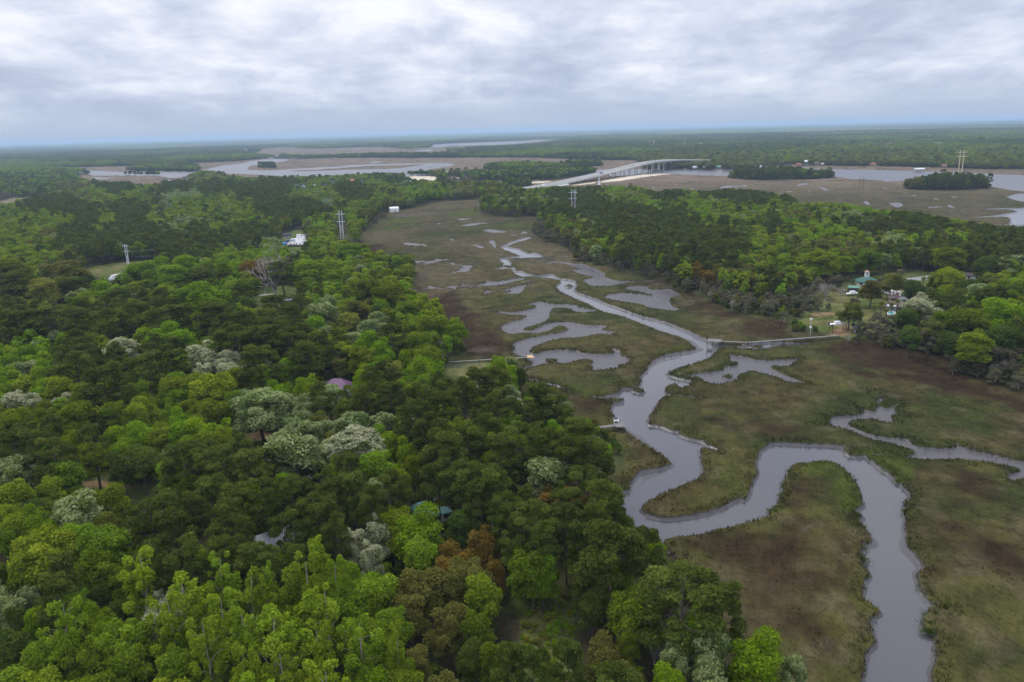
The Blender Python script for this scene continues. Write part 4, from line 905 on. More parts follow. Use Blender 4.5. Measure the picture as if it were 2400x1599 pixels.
# ------------------------------------------------------------------ builders for everything made by hand
class MB:
    """collects solids and links them as ONE mesh object"""
    def __init__(s):
        s.V, s.F = [], []

    def add(s, V, F):
        n = len(s.V)
        s.V += [tuple(map(float, v)) for v in V]
        s.F += [tuple(int(i) + n for i in f) for f in F]
        return s

    def box(s, c, d, rz=0.0):
        x, y, z = (k / 2 for k in d)
        cs, sn = math.cos(rz), math.sin(rz)
        V = [(c[0] + a * x * cs - b * y * sn, c[1] + a * x * sn + b * y * cs, c[2] + e * z) for e in (-1, 1) for a, b in ((-1, -1), (1, -1), (1, 1), (-1, 1))]
        return s.add(V, [(3, 2, 1, 0), (4, 5, 6, 7), (0, 1, 5, 4), (1, 2, 6, 5), (2, 3, 7, 6), (3, 0, 4, 7)])

    def bar(s, a, b, r, sides=6, r2=None):
        V, F = tube([a, b], [r, r if r2 is None else r2], sides)
        F = [tuple(f) for f in F] + [tuple(range(sides))[::-1], tuple(range(sides, 2 * sides))]
        return s.add(V, F)

    def beam(s, a, b, w, h):
        """rectangular bar from A to B"""
        a, b = np.asarray(a, float), np.asarray(b, float)
        d = (b - a) / (np.linalg.norm(b - a) + 1e-9)
        u = np.cross(d, (0, 0, 1.0))
        if np.linalg.norm(u) < 1e-3:
            u = np.array([1.0, 0, 0])
        u /= np.linalg.norm(u)
        v = np.cross(u, d)
        V = [p + i * u * w / 2 + j * v * h / 2 for p in (a, b) for i, j in ((-1, -1), (1, -1), (1, 1), (-1, 1))]
        return s.add(V, [(0, 1, 2, 3), (7, 6, 5, 4), (0, 4, 5, 1), (1, 5, 6, 2), (2, 6, 7, 3), (3, 7, 4, 0)])

    def gable(s, w, d, z, h, over=.5, t=.25):
        """solid gable roof, ridge along x"""
        a, b = w / 2 + over, d / 2 + over
        V = [(x, y, z - t * 0) for x in (-a, a) for y in (-b, b)] + [(-a, 0, z + h), (a, 0, z + h)] + [(x, y, z - t) for x in (-a, a) for y in (-b, b)]
        return s.add(V, [(0, 2, 5, 4), (3, 1, 4, 5), (6, 7, 9, 8), (0, 4, 1), (1, 7, 6, 0)[::-1], (2, 3, 5), (2, 8, 9, 3)[::-1], (0, 6, 8, 2)[::-1], (1, 3, 9, 7)[::-1]])

    def hip(s, w, d, z, h, over=.6, t=.25):
        a, b = w / 2 + over, d / 2 + over
        k = max(0.0, a - b) if a > b else 0.0
        V = [(-a, -b, z), (a, -b, z), (a, b, z), (-a, b, z), (-k - .05, 0, z + h), (k + .05, 0, z + h)] + [(-a, -b, z - t), (a, -b, z - t), (a, b, z - t), (-a, b, z - t)]
        return s.add(V, [(0, 1, 5, 4), (2, 3, 4, 5), (1, 2, 5), (3, 0, 4), (9, 8, 7, 6), (0, 6, 7, 1), (1, 7, 8, 2), (2, 8, 9, 3), (3, 9, 6, 0)])

    def barrel(s, w, d, z, h, n=10):
        """half-round roof, axis along x"""
        a, b = w / 2, d / 2
        V = [(x, -b * math.cos(math.pi * k / n), z + h * math.sin(math.pi * k / n)) for x in (-a, a) for k in range(n + 1)]
        m = n + 1
        F = [(k, k + 1, m + k + 1, m + k)[::-1] for k in range(n)] + [tuple(range(m)), tuple(range(m, 2 * m))[::-1]]
        return s.add(V, F)

    def build(s, name, m, parent=None, loc=None, smooth=False):
        me = bpy.data.meshes.new(name)
        me.from_pydata(s.V, [], s.F)
        me.materials.append(m)
        if smooth:
            me.polygons.foreach_set('use_smooth', [True] * len(me.polygons))
        me.update()
        return link(name, me, parent, loc)


def empty(name, loc, rz=0.0):
    o = link(name, None)
    o.location = loc
    o.rotation_euler = (0, 0, rz)
    o.empty_display_size = .5
    return o


def copy_tree(o, parent=None):
    c = o.copy()
    C.objects.link(c)
    if parent is not None:
        c.parent = parent
    for ch in list(o.children):
        copy_tree(ch, c)
    return c


M_ = {
    'white': mat('white_paint', (.72, .72, .72), .6, .08, 1.5), 'cream': mat('cream_siding', (.62, .57, .45), .7, .12, 1.5), 'tanwall': mat('tan_brick', (.36, .25, .18), .85, .25, 3.0),
    'bluewall': mat('blue_siding', (.20, .36, .50), .7, .1, 1.5), 'greywall': mat('grey_siding', (.36, .37, .39), .7, .12, 1.5), 'darkroof': mat('dark_shingles', (.055, .058, .07), .9, .3, 1.2), 'brownroof': mat('brown_shingles', (.135, .10, .09), .9, .28, 1.2),
    'greenroof': mat('green_metal_roof', (.03, .115, .09), .45, .15, .8, 0, .4), 'tealroof': mat('teal_metal_roof', (.10, .22, .19), .45, .18, .8, 0, .4), 'palegreen': mat('pale_green_roof', (.11, .24, .17), .5, .15, .8), 'purpleroof': mat('purple_metal_roof', (.17, .085, .16), .45, .12, .8, 0, .4), 'silverroof': mat('silver_metal_roof', (.50, .54, .60), .4, .15, .8, 0, .5),
    'redroof': mat('red_metal_roof', (.50, .12, .13), .5, .12, .8), 'rustroof': mat('rust_roof', (.26, .11, .07), .8, .25, .8), 'glass': mat('window_glass', (.035, .04, .05), .12, .1, 1.0, 0, .6), 'concrete': mat('pale_concrete', (.60, .58, .54), .85, .12, .15), 'asphalt': mat('worn_asphalt', (.27, .262, .25), .9, .2, .3),
    'steel': mat('galvanised_steel', (.62, .63, .65), .5, .1, 1.0), 'tansteel': mat('tan_steel', (.60, .50, .33), .6, .1, .5), 'wood': mat('weathered_boards', (.155, .148, .138), .9, .25, 2.5), 'newwood': mat('new_boards', (.50, .34, .17), .85, .2, 2.5), 'darkwood': mat('dark_pilings', (.075, .06, .05), .9, .3, 2.0),
    'brownwood': mat('brown_poles', (.17, .12, .09), .9, .2, 2.0), 'rubber': mat('black_rubber', (.02, .02, .02), .8, .2, 3), 'carwhite': mat('white_car_paint', (.70, .70, .70), .25, .05, 2, 0, .5), 'cardark': mat('dark_car_paint', (.03, .03, .035), .25, .1, 2, 0, .5), 'carblue': mat('blue_car_paint', (.08, .13, .25), .25, .1, 2, 0, .5), 'carsilver': mat('silver_car_paint', (.35, .36, .38), .3, .1, 2, .3, .5),
    'yellow': mat('yellow_plastic', (.80, .50, .02), .5, .08, 4), 'blue': mat('blue_plastic', (.02, .16, .50), .5, .08, 4), 'orange': mat('orange_brown_wood', (.30, .11, .04), .7, .15, 4), 'tarp': mat('blue_tarp', (.03, .25, .60), .6, .15, 1.5), 'bluesteel': mat('blue_grey_steel', (.17, .22, .30), .6, .15, 1), 'pool': mat('pool_water', (.10, .55, .55), .1, .05, .5, 0, .5), 'brick': mat('red_brick', (.28, .10, .06), .9, .25, 4),
}


def ground_z(xy):
    P = np.array([[xy[0], xy[1]]], float)
    m, c = classify(P)[0], channel_sd(P)[0][0]
    if c < -1:
        return 0.0
    return 1.05 + .5 * float(sstep(0, 6, m)) + (min(m, 40) * .03 if m > 0 else 0)


def spot(crop, x, y):
    """ground point under a crop pixel, at the ground's own height"""
    X, Y = px(crop, x, y)
    p = at(X, Y, 1.0)
    z = ground_z(p)
    p = at(X, Y, z)
    return np.array([p[0], p[1], z]), slant(X, Y, z) / FPX * CROP[crop][2]


def house(name, label, cat, crop, x, y, w, h, r, depth, rz, wall, roof, style='gable', nwin=3, group=None, extra=None, clear=1.0, doors=1, chimney=False):
    """(x, y): middle of the near wall's foot; w, h, r: width, wall height, roof height in crop pixels; depth: metres or ratio of width"""
    p, k = spot(crop, x, y)
    W_, H_, R_ = w * k, max(2.4, h * k), max(.8, r * k)
    D_ = depth * W_ if depth < 3 else depth
    a = -math.atan2(p[0], p[1]) + rad(rz)
    c = (p[0] + math.sin(math.atan2(p[0], p[1])) * D_ / 2, p[1] + math.cos(math.atan2(p[0], p[1])) * D_ / 2, p[2] - .3)
    root = empty(name, c, a)
    tag(root, label, cat, group)
    MB().box((0, 0, H_ / 2), (W_, D_, H_)).build('wall', M_[wall], root)
    rf = MB()
    if style == 'gable':
        rf.gable(W_, D_, H_ + .02, R_)
        g = MB().add([(x_, y_, H_ + .01) for x_ in (-W_ / 2 + .02, W_ / 2 - .02) for y_ in (-D_ / 2 + .1, D_ / 2 - .1)] + [(-W_ / 2 + .02, 0, H_ + R_ * .93), (W_ / 2 - .02, 0, H_ + R_ * .93)], [(0, 1, 4), (2, 5, 3), (0, 4, 5, 2), (1, 3, 5, 4), (0, 2, 3, 1)])
    elif style == 'cross':
        # gable end turned towards the viewer
        V0 = MB().gable(D_, W_, H_ + .02, R_)
        rf.add([(v[1], -v[0], v[2]) for v in V0.V], V0.F)
        g = MB().add([(-W_ / 2 + .1, -D_ / 2 + .02, H_), (W_ / 2 - .1, -D_ / 2 + .02, H_), (0, -D_ / 2 + .02, H_ + R_ * .93), (-W_ / 2 + .1, D_ / 2, H_), (W_ / 2 - .1, D_ / 2, H_), (0, D_ / 2, H_ + R_ * .93)], [(0, 1, 2), (3, 5, 4), (0, 2, 5, 3), (1, 4, 5, 2), (0, 3, 4, 1)])
        # the gable wall stands a little proud of the eaves
        MB().add([(-W_ / 2 + .05, -D_ / 2 - .55, H_ - .1), (W_ / 2 - .05, -D_ / 2 - .55, H_ - .1), (0, -D_ / 2 - .55, H_ + R_ * .92), (-W_ / 2 + .05, -D_ / 2 - .45, H_ - .1), (W_ / 2 - .05, -D_ / 2 - .45, H_ - .1), (0, -D_ / 2 - .45, H_ + R_ * .92)], [(0, 1, 2), (3, 5, 4), (0, 2, 5, 3), (1, 4, 5, 2), (0, 3, 4, 1)]).build('gable_wall', M_[wall], root)
    elif style == 'hip':
        rf.hip(W_, D_, H_ + .02, R_)
    elif style == 'barrel':
        rf.barrel(W_ + .3, D_ + .3, H_, R_)
    elif style == 'flat':
        rf.box((0, 0, H_ + .25), (W_ + .4, D_ + .4, .5))
    ro = rf.build('roof', M_[roof], root)
    if style == 'flat':
        MB().box((W_ * .2, 0, H_ + 1.0), (W_ * .15, D_ * .2, 1.0)).build('roof_unit', M_['steel'], ro)
    if chimney:
        MB().box((W_ * .22, D_ * .12, H_ + R_ * .75), (1.1, 1.0, R_ * 1.1)).build('chimney', M_['brick'], ro)
    fl = max(1, int(H_ // 3.2))
    for f in range(fl):
        for i in range(nwin):
            wx = -W_ / 2 + W_ * (i + .5 + (.0 if f else .12)) / nwin
            wo = MB().box((wx, -D_ / 2 - .03, (f + .58) * H_ / fl), (min(1.3, W_ / nwin * .55), .10, min(1.5, H_ / fl * .5))).build('window', M_['glass'], root)
            MB().box((wx, -D_ / 2 - .05, (f + .58) * H_ / fl - min(1.5, H_ / fl * .5) / 2 - .08), (min(1.5, W_ / nwin * .62), .2, .12)).build('sill', M_['white'], wo)
    if doors:
        MB().box((W_ * .04, -D_ / 2 - .03, 1.05), (1.1, .12, 2.1)).build('door', M_['darkroof'], root)
    HOUSE_SPOTS.append((c[0], c[1], (max(W_, D_) * .62 + 3) * clear))
    return root, (W_, D_, H_, R_)


# ---- near houses half hidden in the woods
house('house', 'house with a teal metal roof showing through the tall pines', 'house', 'L2', 530, 600, 250, 30, 70, .55, 18, 'white', 'tealroof', 'hip', 4, clear=.42)
r_, dm = house('house', 'house with a silver metal roof glinting behind a thin pine', 'house', 'L1', 1700, 775, 240, 25, 60, .65, 20, 'greywall', 'silverroof', 'gable', 3, clear=.5)
r_, dm = house('house', 'house with a purple metal roof beside the wood near the long thin dock', 'house', 'S', 792, 926, 62, 12, 20, .7, -12, 'tanwall', 'purpleroof', 'hip', 3, clear=.9)
house('shed', 'small blue grey lean-to shed against the purple roofed house', 'shed', 'S', 826, 929, 14, 9, 4, .9, -10, 'bluewall', 'tealroof', 'gable', 1)
house('house', 'low brick house with a white gable deep in the wood at the photo\'s left', 'house', 'L4', 385, 385, 90, 18, 26, .8, 10, 'brick', 'brownroof', 'cross', 2, clear=.7)
house('shed', 'tiny shed with a white roof below the big silvery oak', 'shed', 'L1', 1880, 372, 38, 14, 8, .8, 30, 'white', 'white', 'gable', 1, clear=.4)
house('cabin', 'pale cabin roof peeping out under the dark pines near the narrow mown lawn', 'cabin', 'L1', 1100, 815, 90, 20, 12, .6, 8, 'cream', 'greywall' if False else 'silverroof', 'gable', 2, clear=.5)
house('shed', 'white half-round metal storage shed at the marsh\'s far edge', 'shed', 'R3', 728, 1160, 120, 42, 30, .8, 8, 'white', 'white', 'barrel', 0, doors=1)
house('house', 'small pale house in the wood behind the old lattice pylon', 'house', 'K1', 610, 915, 40, 14, 14, .8, 0, 'cream', 'rustroof', 'gable', 2)

# ---- the homestead by the long boardwalk
house('barn', 'long barn with a green metal roof and a white cupola', 'barn', 'R7', 1060, 412, 270, 38, 55, .8, 14, 'cream', 'greenroof', 'hip', 4)
q, k = spot('R7', 1125, 390)
root = tag(empty('cupola', (q[0], q[1] + 6, q[2])), 'white cupola with a tan cap above the green barn roof', 'cupola')
hz = 2.6
MB().box((0, 0, hz + 1.2), (1.9, 1.9, 4.2)).build('wall', M_['white'], root)
MB().hip(2.0, 2.0, hz + 3.35, 1.0, .2).build('roof', M_['tanwall'], root)
MB().box((-.2, -.98, hz + 2.2), (.7, .12, 1.1)).build('window', M_['glass'], root)
house('carport', 'open carport with a pale green roof next to the white parked boat', 'carport', 'R7', 880, 492, 125, 38, 18, .7, 6, 'darkwood', 'palegreen', 'gable', 0)
house('garage', 'garage with a green roof behind the spreading oak of the homestead', 'garage', 'R7', 1510, 405, 200, 24, 45, .7, -8, 'white', 'greenroof', 'hip', 2)
house('carport', 'open carport with a green roof beside the paved yard', 'carport', 'R7', 1620, 468, 115, 26, 34, .8, -6, 'darkwood', 'greenroof', 'gable', 0)
house('house', 'brown roofed house wing with a white gable facing the yard', 'house', 'R7', 1590, 655, 165, 42, 55, .9, -14, 'white', 'brownroof', 'cross', 1)
house('house', 'brick house wing with a brown roof and brick chimney', 'house', 'R7', 1450, 640, 130, 42, 50, .8, 12, 'tanwall', 'brownroof', 'hip', 2, chimney=True)
house('house', 'long low brown roofed house with white sunroom windows over the pool', 'house', 'R7', 1530, 765, 370, 70, 60, .45, -5, 'tanwall', 'brownroof', 'hip', 6)
q, k = spot('R7', 1400, 770)
root = tag(empty('sunroom', q, -math.atan2(q[0], q[1])), 'white framed glass sunroom on the front of the brown roofed house', 'sunroom')
MB().box((0, 0, 1.6), (110 * k, 2.4, 3.0)).build('wall', M_['white'], root)
for i in range(5):
    MB().box(((i - 2) * 21 * k, -1.24, 1.75), (16 * k, .1, 1.9)).build('window', M_['glass'], root)
for (x, y, w, lab) in ((1405, 798, 62, 'turquoise swimming pool end under the white sunroom'), (1540, 795, 50, 'turquoise pool corner behind a dark shrub')):
    q, k = spot('R7', x, y)
    o = tag(empty('swimming_pool', q, -math.atan2(q[0], q[1])), lab, 'pool')
    MB().box((0, 0, .15), (w * k, 5, .2)).build('pool_water', M_['pool'], o)
    rim = MB()
    for s in (-1, 1):
        rim.box((s * (w * k / 2 + .4), 0, .17), (.7, 6.4, .34)).box((0, s * 2.9, .17), (w * k - .1, .7, .34))
    rim.build('rim', M_['concrete'], o)
q, k = spot('R7', 1450, 515)
MBp = MB().box((0, 0, .04), (250 * k, 16, .08)).build('paved_yard', M_['concrete'], None, (q[0], q[1], q[2] + .1))
tag(MBp, kind='structure')
house('shed', 'white walled outbuilding end behind the spreading oak trunk', 'shed', 'R7', 1335, 500, 65, 48, 22, 1.4, -10, 'white', 'greenroof', 'cross', 0)
house('shed', 'long grey shed roof in the trees beyond the white fence', 'shed', 'L6', 1970, 308, 150, 14, 14, .5, -6, 'white', 'brownroof', 'gable', 3)


def car(loc, rz, m, label, group=None, cat='car', kind='car'):
    o = tag(empty('parked_car' if kind == 'car' else kind, loc, rz), label, cat, group)
    L, Wd = (4.6, 1.85) if kind == 'car' else (9.5, 2.5)
    b = MB()
    if kind == 'car':
        prof = [(-2.3, .35), (-2.3, .85), (-1.5, .98), (-.9, 1.0), (1.5, 1.0), (2.25, .95), (2.3, .35)]
    else:
        prof = [(-4.75, .5), (-4.75, 1.4), (-4.2, 2.2), (-2.9, 2.3), (-2.8, 3.4), (4.75, 3.4), (4.75, .5)]
    n = len(prof)
    V = [(x, s * Wd / 2, z) for s in (-1, 1) for x, z in prof]
    F = [tuple(range(n)), tuple(range(n, 2 * n))[::-1]] + [(i, (i + 1) % n, n + (i + 1) % n, n + i)[::-1] for i in range(n)]
    b.add(V, F).build('body', m, o)
    if kind == 'car':
        t = [(-1.0, 1.01), (-.35, 1.5), (1.1, 1.5), (1.75, 1.01)]
        V = [(x, s * (Wd / 2 - .1 - (.12 if z > 1.2 else 0)), z) for s in (-1, 1) for x, z in t]
        MB().add(V, [(0, 1, 2, 3), (7, 6, 5, 4), (0, 4, 5, 1), (1, 5, 6, 2), (2, 6, 7, 3), (3, 7, 4, 0)]).build('cabin', M_['glass'], o)
    else:
        MB().box((-4.3, 0, 1.85), (.3, Wd * .8, .6)).build('windscreen', M_['glass'], o)
    for x in (-L * .3, L * .3):
        for s in (-1, 1):
            MB().bar((x, s * (Wd / 2 - .18), .34), (x, s * (Wd / 2 + .03), .34), .34, 10).build('wheel', M_['rubber'], o)
    return o


def boat(loc, rz, L, label, group=None, hull='carwhite', cabin=True, cover=None, name='boat'):
    o = tag(empty(name, loc, rz), label, 'boat', group)
    st = []
    for i in range(9):
        t = i / 8
        x = (t - .5) * L
        w = L * .155 * (1 - max(0, (t - .45) / .55) ** 2.2) + .03
        st.append((x, w, .75 + .35 * t * t, .05 + .35 * max(0, t - .6)))
    V, F = [], []
    for x, w, top, bot in st:
        V += [(x, -w, top), (x, -w * .75, bot + .3), (x, 0, bot), (x, w * .75, bot + .3), (x, w, top)]
    for i in range(8):
        for k in range(4):
            F.append((i * 5 + k, i * 5 + k + 1, i * 5 + 6 + k, i * 5 + 5 + k))
        F.append((i * 5 + 4, i * 5, i * 5 + 5, i * 5 + 9))
    F.append((0, 4, 3, 2, 1))
    MB().add(V, F).build('hull', M_[hull], o)
    if cabin:
        MB().box((-.05 * L, 0, 1.35), (L * .3, L * .2, 1.0)).build('cabin', M_['white'], o)
        MB().box((.115 * L, 0, 1.45), (.12, L * .17, .6)).build('windscreen', M_['glass'], o)
        MB().box((-L * .5 - .2, 0, .95), (.5, .5, 1.1)).build('outboard_motor', M_['cardark'], o)
    if cover:
        MB().barrel(L * .7, L * .26, .95, .7).build('cover', M_[cover], o)
    tr = MB()
    for s in (-1, 1):
        tr.bar((-L * .15, s * L * .09, .0), (-L * .15, s * L * .12, .0), .3, 8)
    return o


q, k = spot('R7', 878, 545)
o = boat((q[0], q[1], q[2] + .5), rad(8), 8.5, 'white motor boat parked on the lawn by the pale green carport')
q, k = spot('R7', 665, 1030)
o = boat((q[0], q[1], q[2] + 2.4), rad(5), 8.0, 'grey white motor boat raised on a wooden lift at the boardwalk\'s landward end')
lift = tag(empty('boat_lift', q), 'dark wooden boat lift holding the grey white boat', 'boat lift')
for x in (-3, 3):
    for y in (-1.6, 1.6):
        MB().bar((x, y, -1), (x, y, 3.3), .16).build('piling', M_['darkwood'], lift)
MB().beam((-3, -1.6, 2.35), (-3, 1.6, 2.35), .2, .25).build('crossbeam', M_['wood'], lift)
MB().beam((3, -1.6, 2.35), (3, 1.6, 2.35), .2, .25).build('crossbeam', M_['wood'], lift)
q, k = spot('R7', 920, 1060)
house('boathouse', 'small blue grey pump house by the boardwalk landing', 'shed', 'R7', 925, 1060, 60, 60, 14, .9, 10, 'bluesteel' if False else 'greywall', 'darkroof', 'gable', 0)
q, k = spot('R7', 1425, 650)
tag(MB().barrel(3.2, 2.2, 0, 1.6).build('tarp', M_['tarp'], None, (q[0] - 2, q[1] - 4, q[2])), 'bright blue tarp heaped in front of the brick house wing', 'tarp')
q, k = spot('S', 943, 907)
tag(MB().barrel(2.2, 1.6, 0, .9).build('tarp', M_['tarp'], None, (q[0], q[1], q[2])), 'small blue tarp on the ground beside the pale yellow tree', 'tarp')


def fence(name, label, pts, h, m, rails=3, gap=3.0, board=False):
    o = tag(empty(name, pts[0]), label, 'fence')
    b = np.array(pts[0])
    rl = MB()
    for p, q in zip(pts[:-1], pts[1:]):
        p, q = np.array(p) - b, np.array(q) - b
        n = max(1, int(np.linalg.norm(q - p) / gap))
        for i in range(n):
            a = p + (q - p) * i / n
            MB().box((a[0], a[1], a[2] + h / 2 + .05), (.16, .16, h + .1)).build('post', m, o)
        if board:
            rl.beam(p + (0, 0, h * .52), q + (0, 0, h * .52), .06, h * .9)
        else:
            for j in range(rails):
                rl.beam(p + (0, 0, h * (j + .7) / rails), q + (0, 0, h * (j + .7) / rails), .05, .14)
    rl.build('panel' if board else 'rail', m, o)
    return o


fence('fence', 'white board fence curving round the far side of the homestead lawn', [spot('R7', x, y)[0] for x, y in ((1585, 365), (1700, 355), (1790, 345), (1880, 330), (1990, 322), (2110, 340), (2180, 365), (2255, 383))], 2.4, M_['white'], board=True, gap=5)
fence('fence', 'thin grey post and rail fence along the yard with the orange sand heap', [spot('L5', x, y)[0] for x, y in ((755, 925), (860, 915), (955, 905), (985, 945), (1015, 985))], 1.5, M_['wood'])
fence('seawall', 'low dark timber seawall curving along the homestead\'s inlet', [spot('R7', x, y)[0] for x, y in ((985, 1080), (1060, 1020), (1150, 960), (1250, 930), (1360, 925))], .8, M_['darkwood'], board=True, gap=4)
q, k = spot('L2', 1650, 385)
fence('seawall', 'short grey timber seawall below the two bright garden chairs', [spot('L2', x, y)[0] for x, y in ((1630, 350), (1650, 380), (1672, 408))], .7, M_['wood'], board=True, gap=2)


def garden_chair(loc, rz, m, label):
    o = tag(empty('garden_chair', loc, rz), label, 'chair', None)
    MB().beam((0, -.35, .42), (0, .35, .3), .6, .06).build('seat', m, o)
    MB().beam((0, .3, .3), (0, .72, 1.15), .62, .06).build('backrest', m, o)
    for s in (-1, 1):
        MB().box((s * .36, .0, .6), (.14, .8, .05)).build('armrest', m, o)
        MB().box((s * .36, -.33, .29), (.1, .12, .58)).build('leg', m, o)
        MB().box((s * .36, .3, .29), (.1, .12, .58)).build('leg', m, o)
    return o


for x, y, m, lab, rz in ((1578, 372, 'yellow', 'yellow garden chair on the creek bank', 1.9), (1606, 374, 'blue', 'blue garden chair on the creek bank', 2.3), (1555, 376, 'orange', 'brown wooden garden chair behind the yellow one', 1.7)):
    q, k = spot('L2', x, y)
    c = garden_chair(q, rz, M_[m], lab)
    c.scale = (1.25,) * 3
q, k = spot('L2', 1600, 380)
HOUSE_SPOTS.append((q[0], q[1], 7))
HOUSE_SPOTS.append((q[0] + 1, q[1] - 9, 6))
q2, k = spot('L2', 1660, 335)
o = tag(empty('lamp_post', q2), 'thin post with a round white lamp above the creek bank chairs', 'lamp post')
MB().bar((0, 0, 0), (0, 0, 2.6), .06).build('pole', M_['wood'], o)
MB().bar((0, 0, 2.6), (0, 0, 3.1), .34, 10, .26).build('globe', M_['white'], o)


# ---- docks
def walkway(o, a, b, w, z, m, post_gap=4.5, posts=True, rail=False):
    a, b = np.asarray(a, float), np.asarray(b, float)
    L = np.linalg.norm((b - a)[:2])
    u = (b - a)[:2] / L
    n = np.array([-u[1], u[0]])
    base = np.array(o.location)
    p, q = a - base, b - base
    MB().beam((p[0], p[1], z), (q[0], q[1], z), w, .22).build('deck', m, o)
    if posts:
        for i in range(int(L / post_gap) + 1):
            c = p[:2] + u * min(L - .2, i * post_gap + .2)
            for s in (-1, 1):
                e = c + n * s * (w / 2 + .13)
                MB().bar((e[0], e[1], -1.5), (e[0], e[1], z + (1.0 if rail else .35)), .13, 5).build('piling', M_['darkwood'], o)
    if rail:
        rl = MB()
        for s in (-1, 1):
            rl.beam((p[0] + n[0] * s * w / 2, p[1] + n[1] * s * w / 2, z + 1.0), (q[0] + n[0] * s * w / 2, q[1] + n[1] * s * w / 2, z + 1.0), .08, .1)
        rl.build('rail', m, o)


def wpt(crop, x, y, z=0.0):
    return at(*px(crop, x, y), z)


a, b = wpt('B', -230, 1172, 1.9), wpt('B', 640, 1120, 1.9)
o = tag(empty('dock', (a[0], a[1], 0)), 'long thin grey walkway dock with a new orange wooden pierhead over the mud', 'dock')
walkway(o, a, b, 1.2, 1.9, M_['wood'], 6)
c, d = wpt('B', 640, 1118, 1.9), wpt('B', 706, 1112, 1.9)
walkway(o, c, d, 3.6, 2.0, M_['newwood'], 3, True)

a, b = wpt('C', 1080, 1438, 2.4), wpt('C', 1375, 1400, 2.4)
o = tag(empty('dock', (a[0], a[1], 0)), 'short grey dock with a square pierhead on dark cross-braced pilings', 'dock')
walkway(o, a, b, 1.5, 2.4, M_['wood'], 4)
c, d = wpt('C', 1365, 1396, 2.4), wpt('C', 1472, 1392, 2.4)
walkway(o, c, d, 4.4, 2.45, M_['wood'], 2.0)
br = MB()
n0 = np.array(o.location)
for s in (-2.2, 2.2):
    cc, ddd = c - n0, d - n0
    br.beam((cc[0], cc[1] + s, 2.2), (ddd[0], ddd[1] + s, .1), .12, .18).beam((cc[0], cc[1] + s, .1), (ddd[0], ddd[1] + s, 2.2), .12, .18)
br.build('brace', M_['darkwood'], o)
q = wpt('C', 1385, 1372, 2.4)
o = tag(empty('boat_hoist', (q[0], q[1], 0)), 'white boat hoist with two tall arms on the short grey dock', 'hoist')
for s in (-.75, .75):
    MB().bar((s, 0, 0), (s, 0, 4.2), .10).build('mast', M_['white'], o)
MB().box((0, 0, 3.1), (1.5, .4, .5)).build('winch_box', M_['white'], o)
MB().box((0, -.3, 2.55), (.7, .5, .8)).build('tank', M_['cardark'], o)

a, b = wpt('D', 2215, 28, 2.2), wpt('D', 1390, 90, 2.2)
o = tag(empty('dock', (a[0], a[1], 0)), 'long grey boardwalk from the homestead across the marsh to the creek', 'dock')
walkway(o, wpt('R7', 680, 1098, 2.2), b, 1.4, 2.2, M_['wood'], 5)
walkway(o, b, wpt('D', 1130, 80, 2.2), 1.4, 2.2, M_['wood'], 5)
walkway(o, wpt('D', 1140, 78, 2.3), wpt('D', 1012, 68, 2.3), 5.0, 2.35, M_['wood'], 3)
e = wpt('D', 1010, 64, 2.3) - np.array(o.location)
MB().bar((e[0], e[1], -1), (e[0], e[1], 6.2), .14).build('mooring_post', M_['darkwood'], o)
e = wpt('D', 1110, 60, 2.3) - np.array(o.location)
MB().bar((e[0], e[1], -1), (e[0], e[1], 6.0), .14).build('mooring_post', M_['darkwood'], o)
f0, f1 = wpt('D', 1340, 92, 2.0), wpt('D', 1345, 140, .4)
walkway(o, f0, f1, 1.2, 1.2, M_['wood'], 3)
a = wpt('D', 1275, 142, .3)
fo = tag(empty('floating_dock', (a[0], a[1], 0)), 'low floating platform lying in the side channel below the boardwalk', 'dock')
walkway(fo, a, wpt('D', 1420, 142, .3), 2.2, .5, M_['wood'], 6)

q, k = spot('R7', 285, 1100)
o = tag(empty('birdhouse_pole', q), 'tall pole with two white bird houses beside the boardwalk', 'birdhouse')
MB().bar((0, 0, 0), (0, 0, 7.5), .07).build('pole', M_['steel'], o)
for z in (3.6, 7.2):
    bx = MB().box((0, 0, z), (.6, .6, .6)).build('box', M_['white'], o)
    MB().hip(.7, .7, z + .31, .35, .1).build('roof', M_['white'], bx)


# ---- power pylons
def pylon(label, a_base, a_top, b_base, b_top, arms, m, arm_ext, r=.35, brace=True, group='power pylons'):
    """two-pole frame; poles from ground pixel to top pixel; arms: pixel rows on the first pole"""
    A, B = at(*a_base, 1.2), at(*b_base, 1.2)
    d0 = np.hypot(A[0], A[1])
    B = B * 1.0
    sc = d0 / np.hypot(B[0], B[1])
    B = np.array([B[0] * sc, B[1] * sc, 1.2])
    ha, hb = z_at(A, a_top[1]), z_at(B, b_top[1])
    hh = (ha + hb) / 2
    o = tag(empty('power_pylon', (A[0], A[1], 0)), label, 'pylon', group)
    w = B - A
    for e in (np.zeros(3), w):
        MB().bar((e[0], e[1], 0), (e[0], e[1], hh), r, 8, r * .75).build('pole', m, o)
    u = w[:2] / np.linalg.norm(w[:2])
    zs = []
    for row in arms:
        z = z_at(A, row)
        zs.append(z)
        L = arm_ext
        p, q = np.array([-u[0] * L, -u[1] * L, z]), np.array([w[0] + u[0] * L, w[1] + u[1] * L, z])
        ar = MB().beam(p, q, r * 1.0, r * 1.2).build('crossarm', m, o)
        for t in (0.02, .5, .98):
            e = p + (q - p) * t
            MB().bar(e, (e[0], e[1], e[2] - 2.4), .16, 5).build('insulator', M_['glass'], ar)
    if brace:
        b = MB().beam((0, 0, zs[-1] - 1), (w[0], w[1], zs[-1] * .35), .22, .22).beam((w[0], w[1], zs[-1] - 1), (0, 0, zs[-1] * .35), .22, .22)
        b.build('cross_brace', m, o)
    return o, zs, hh


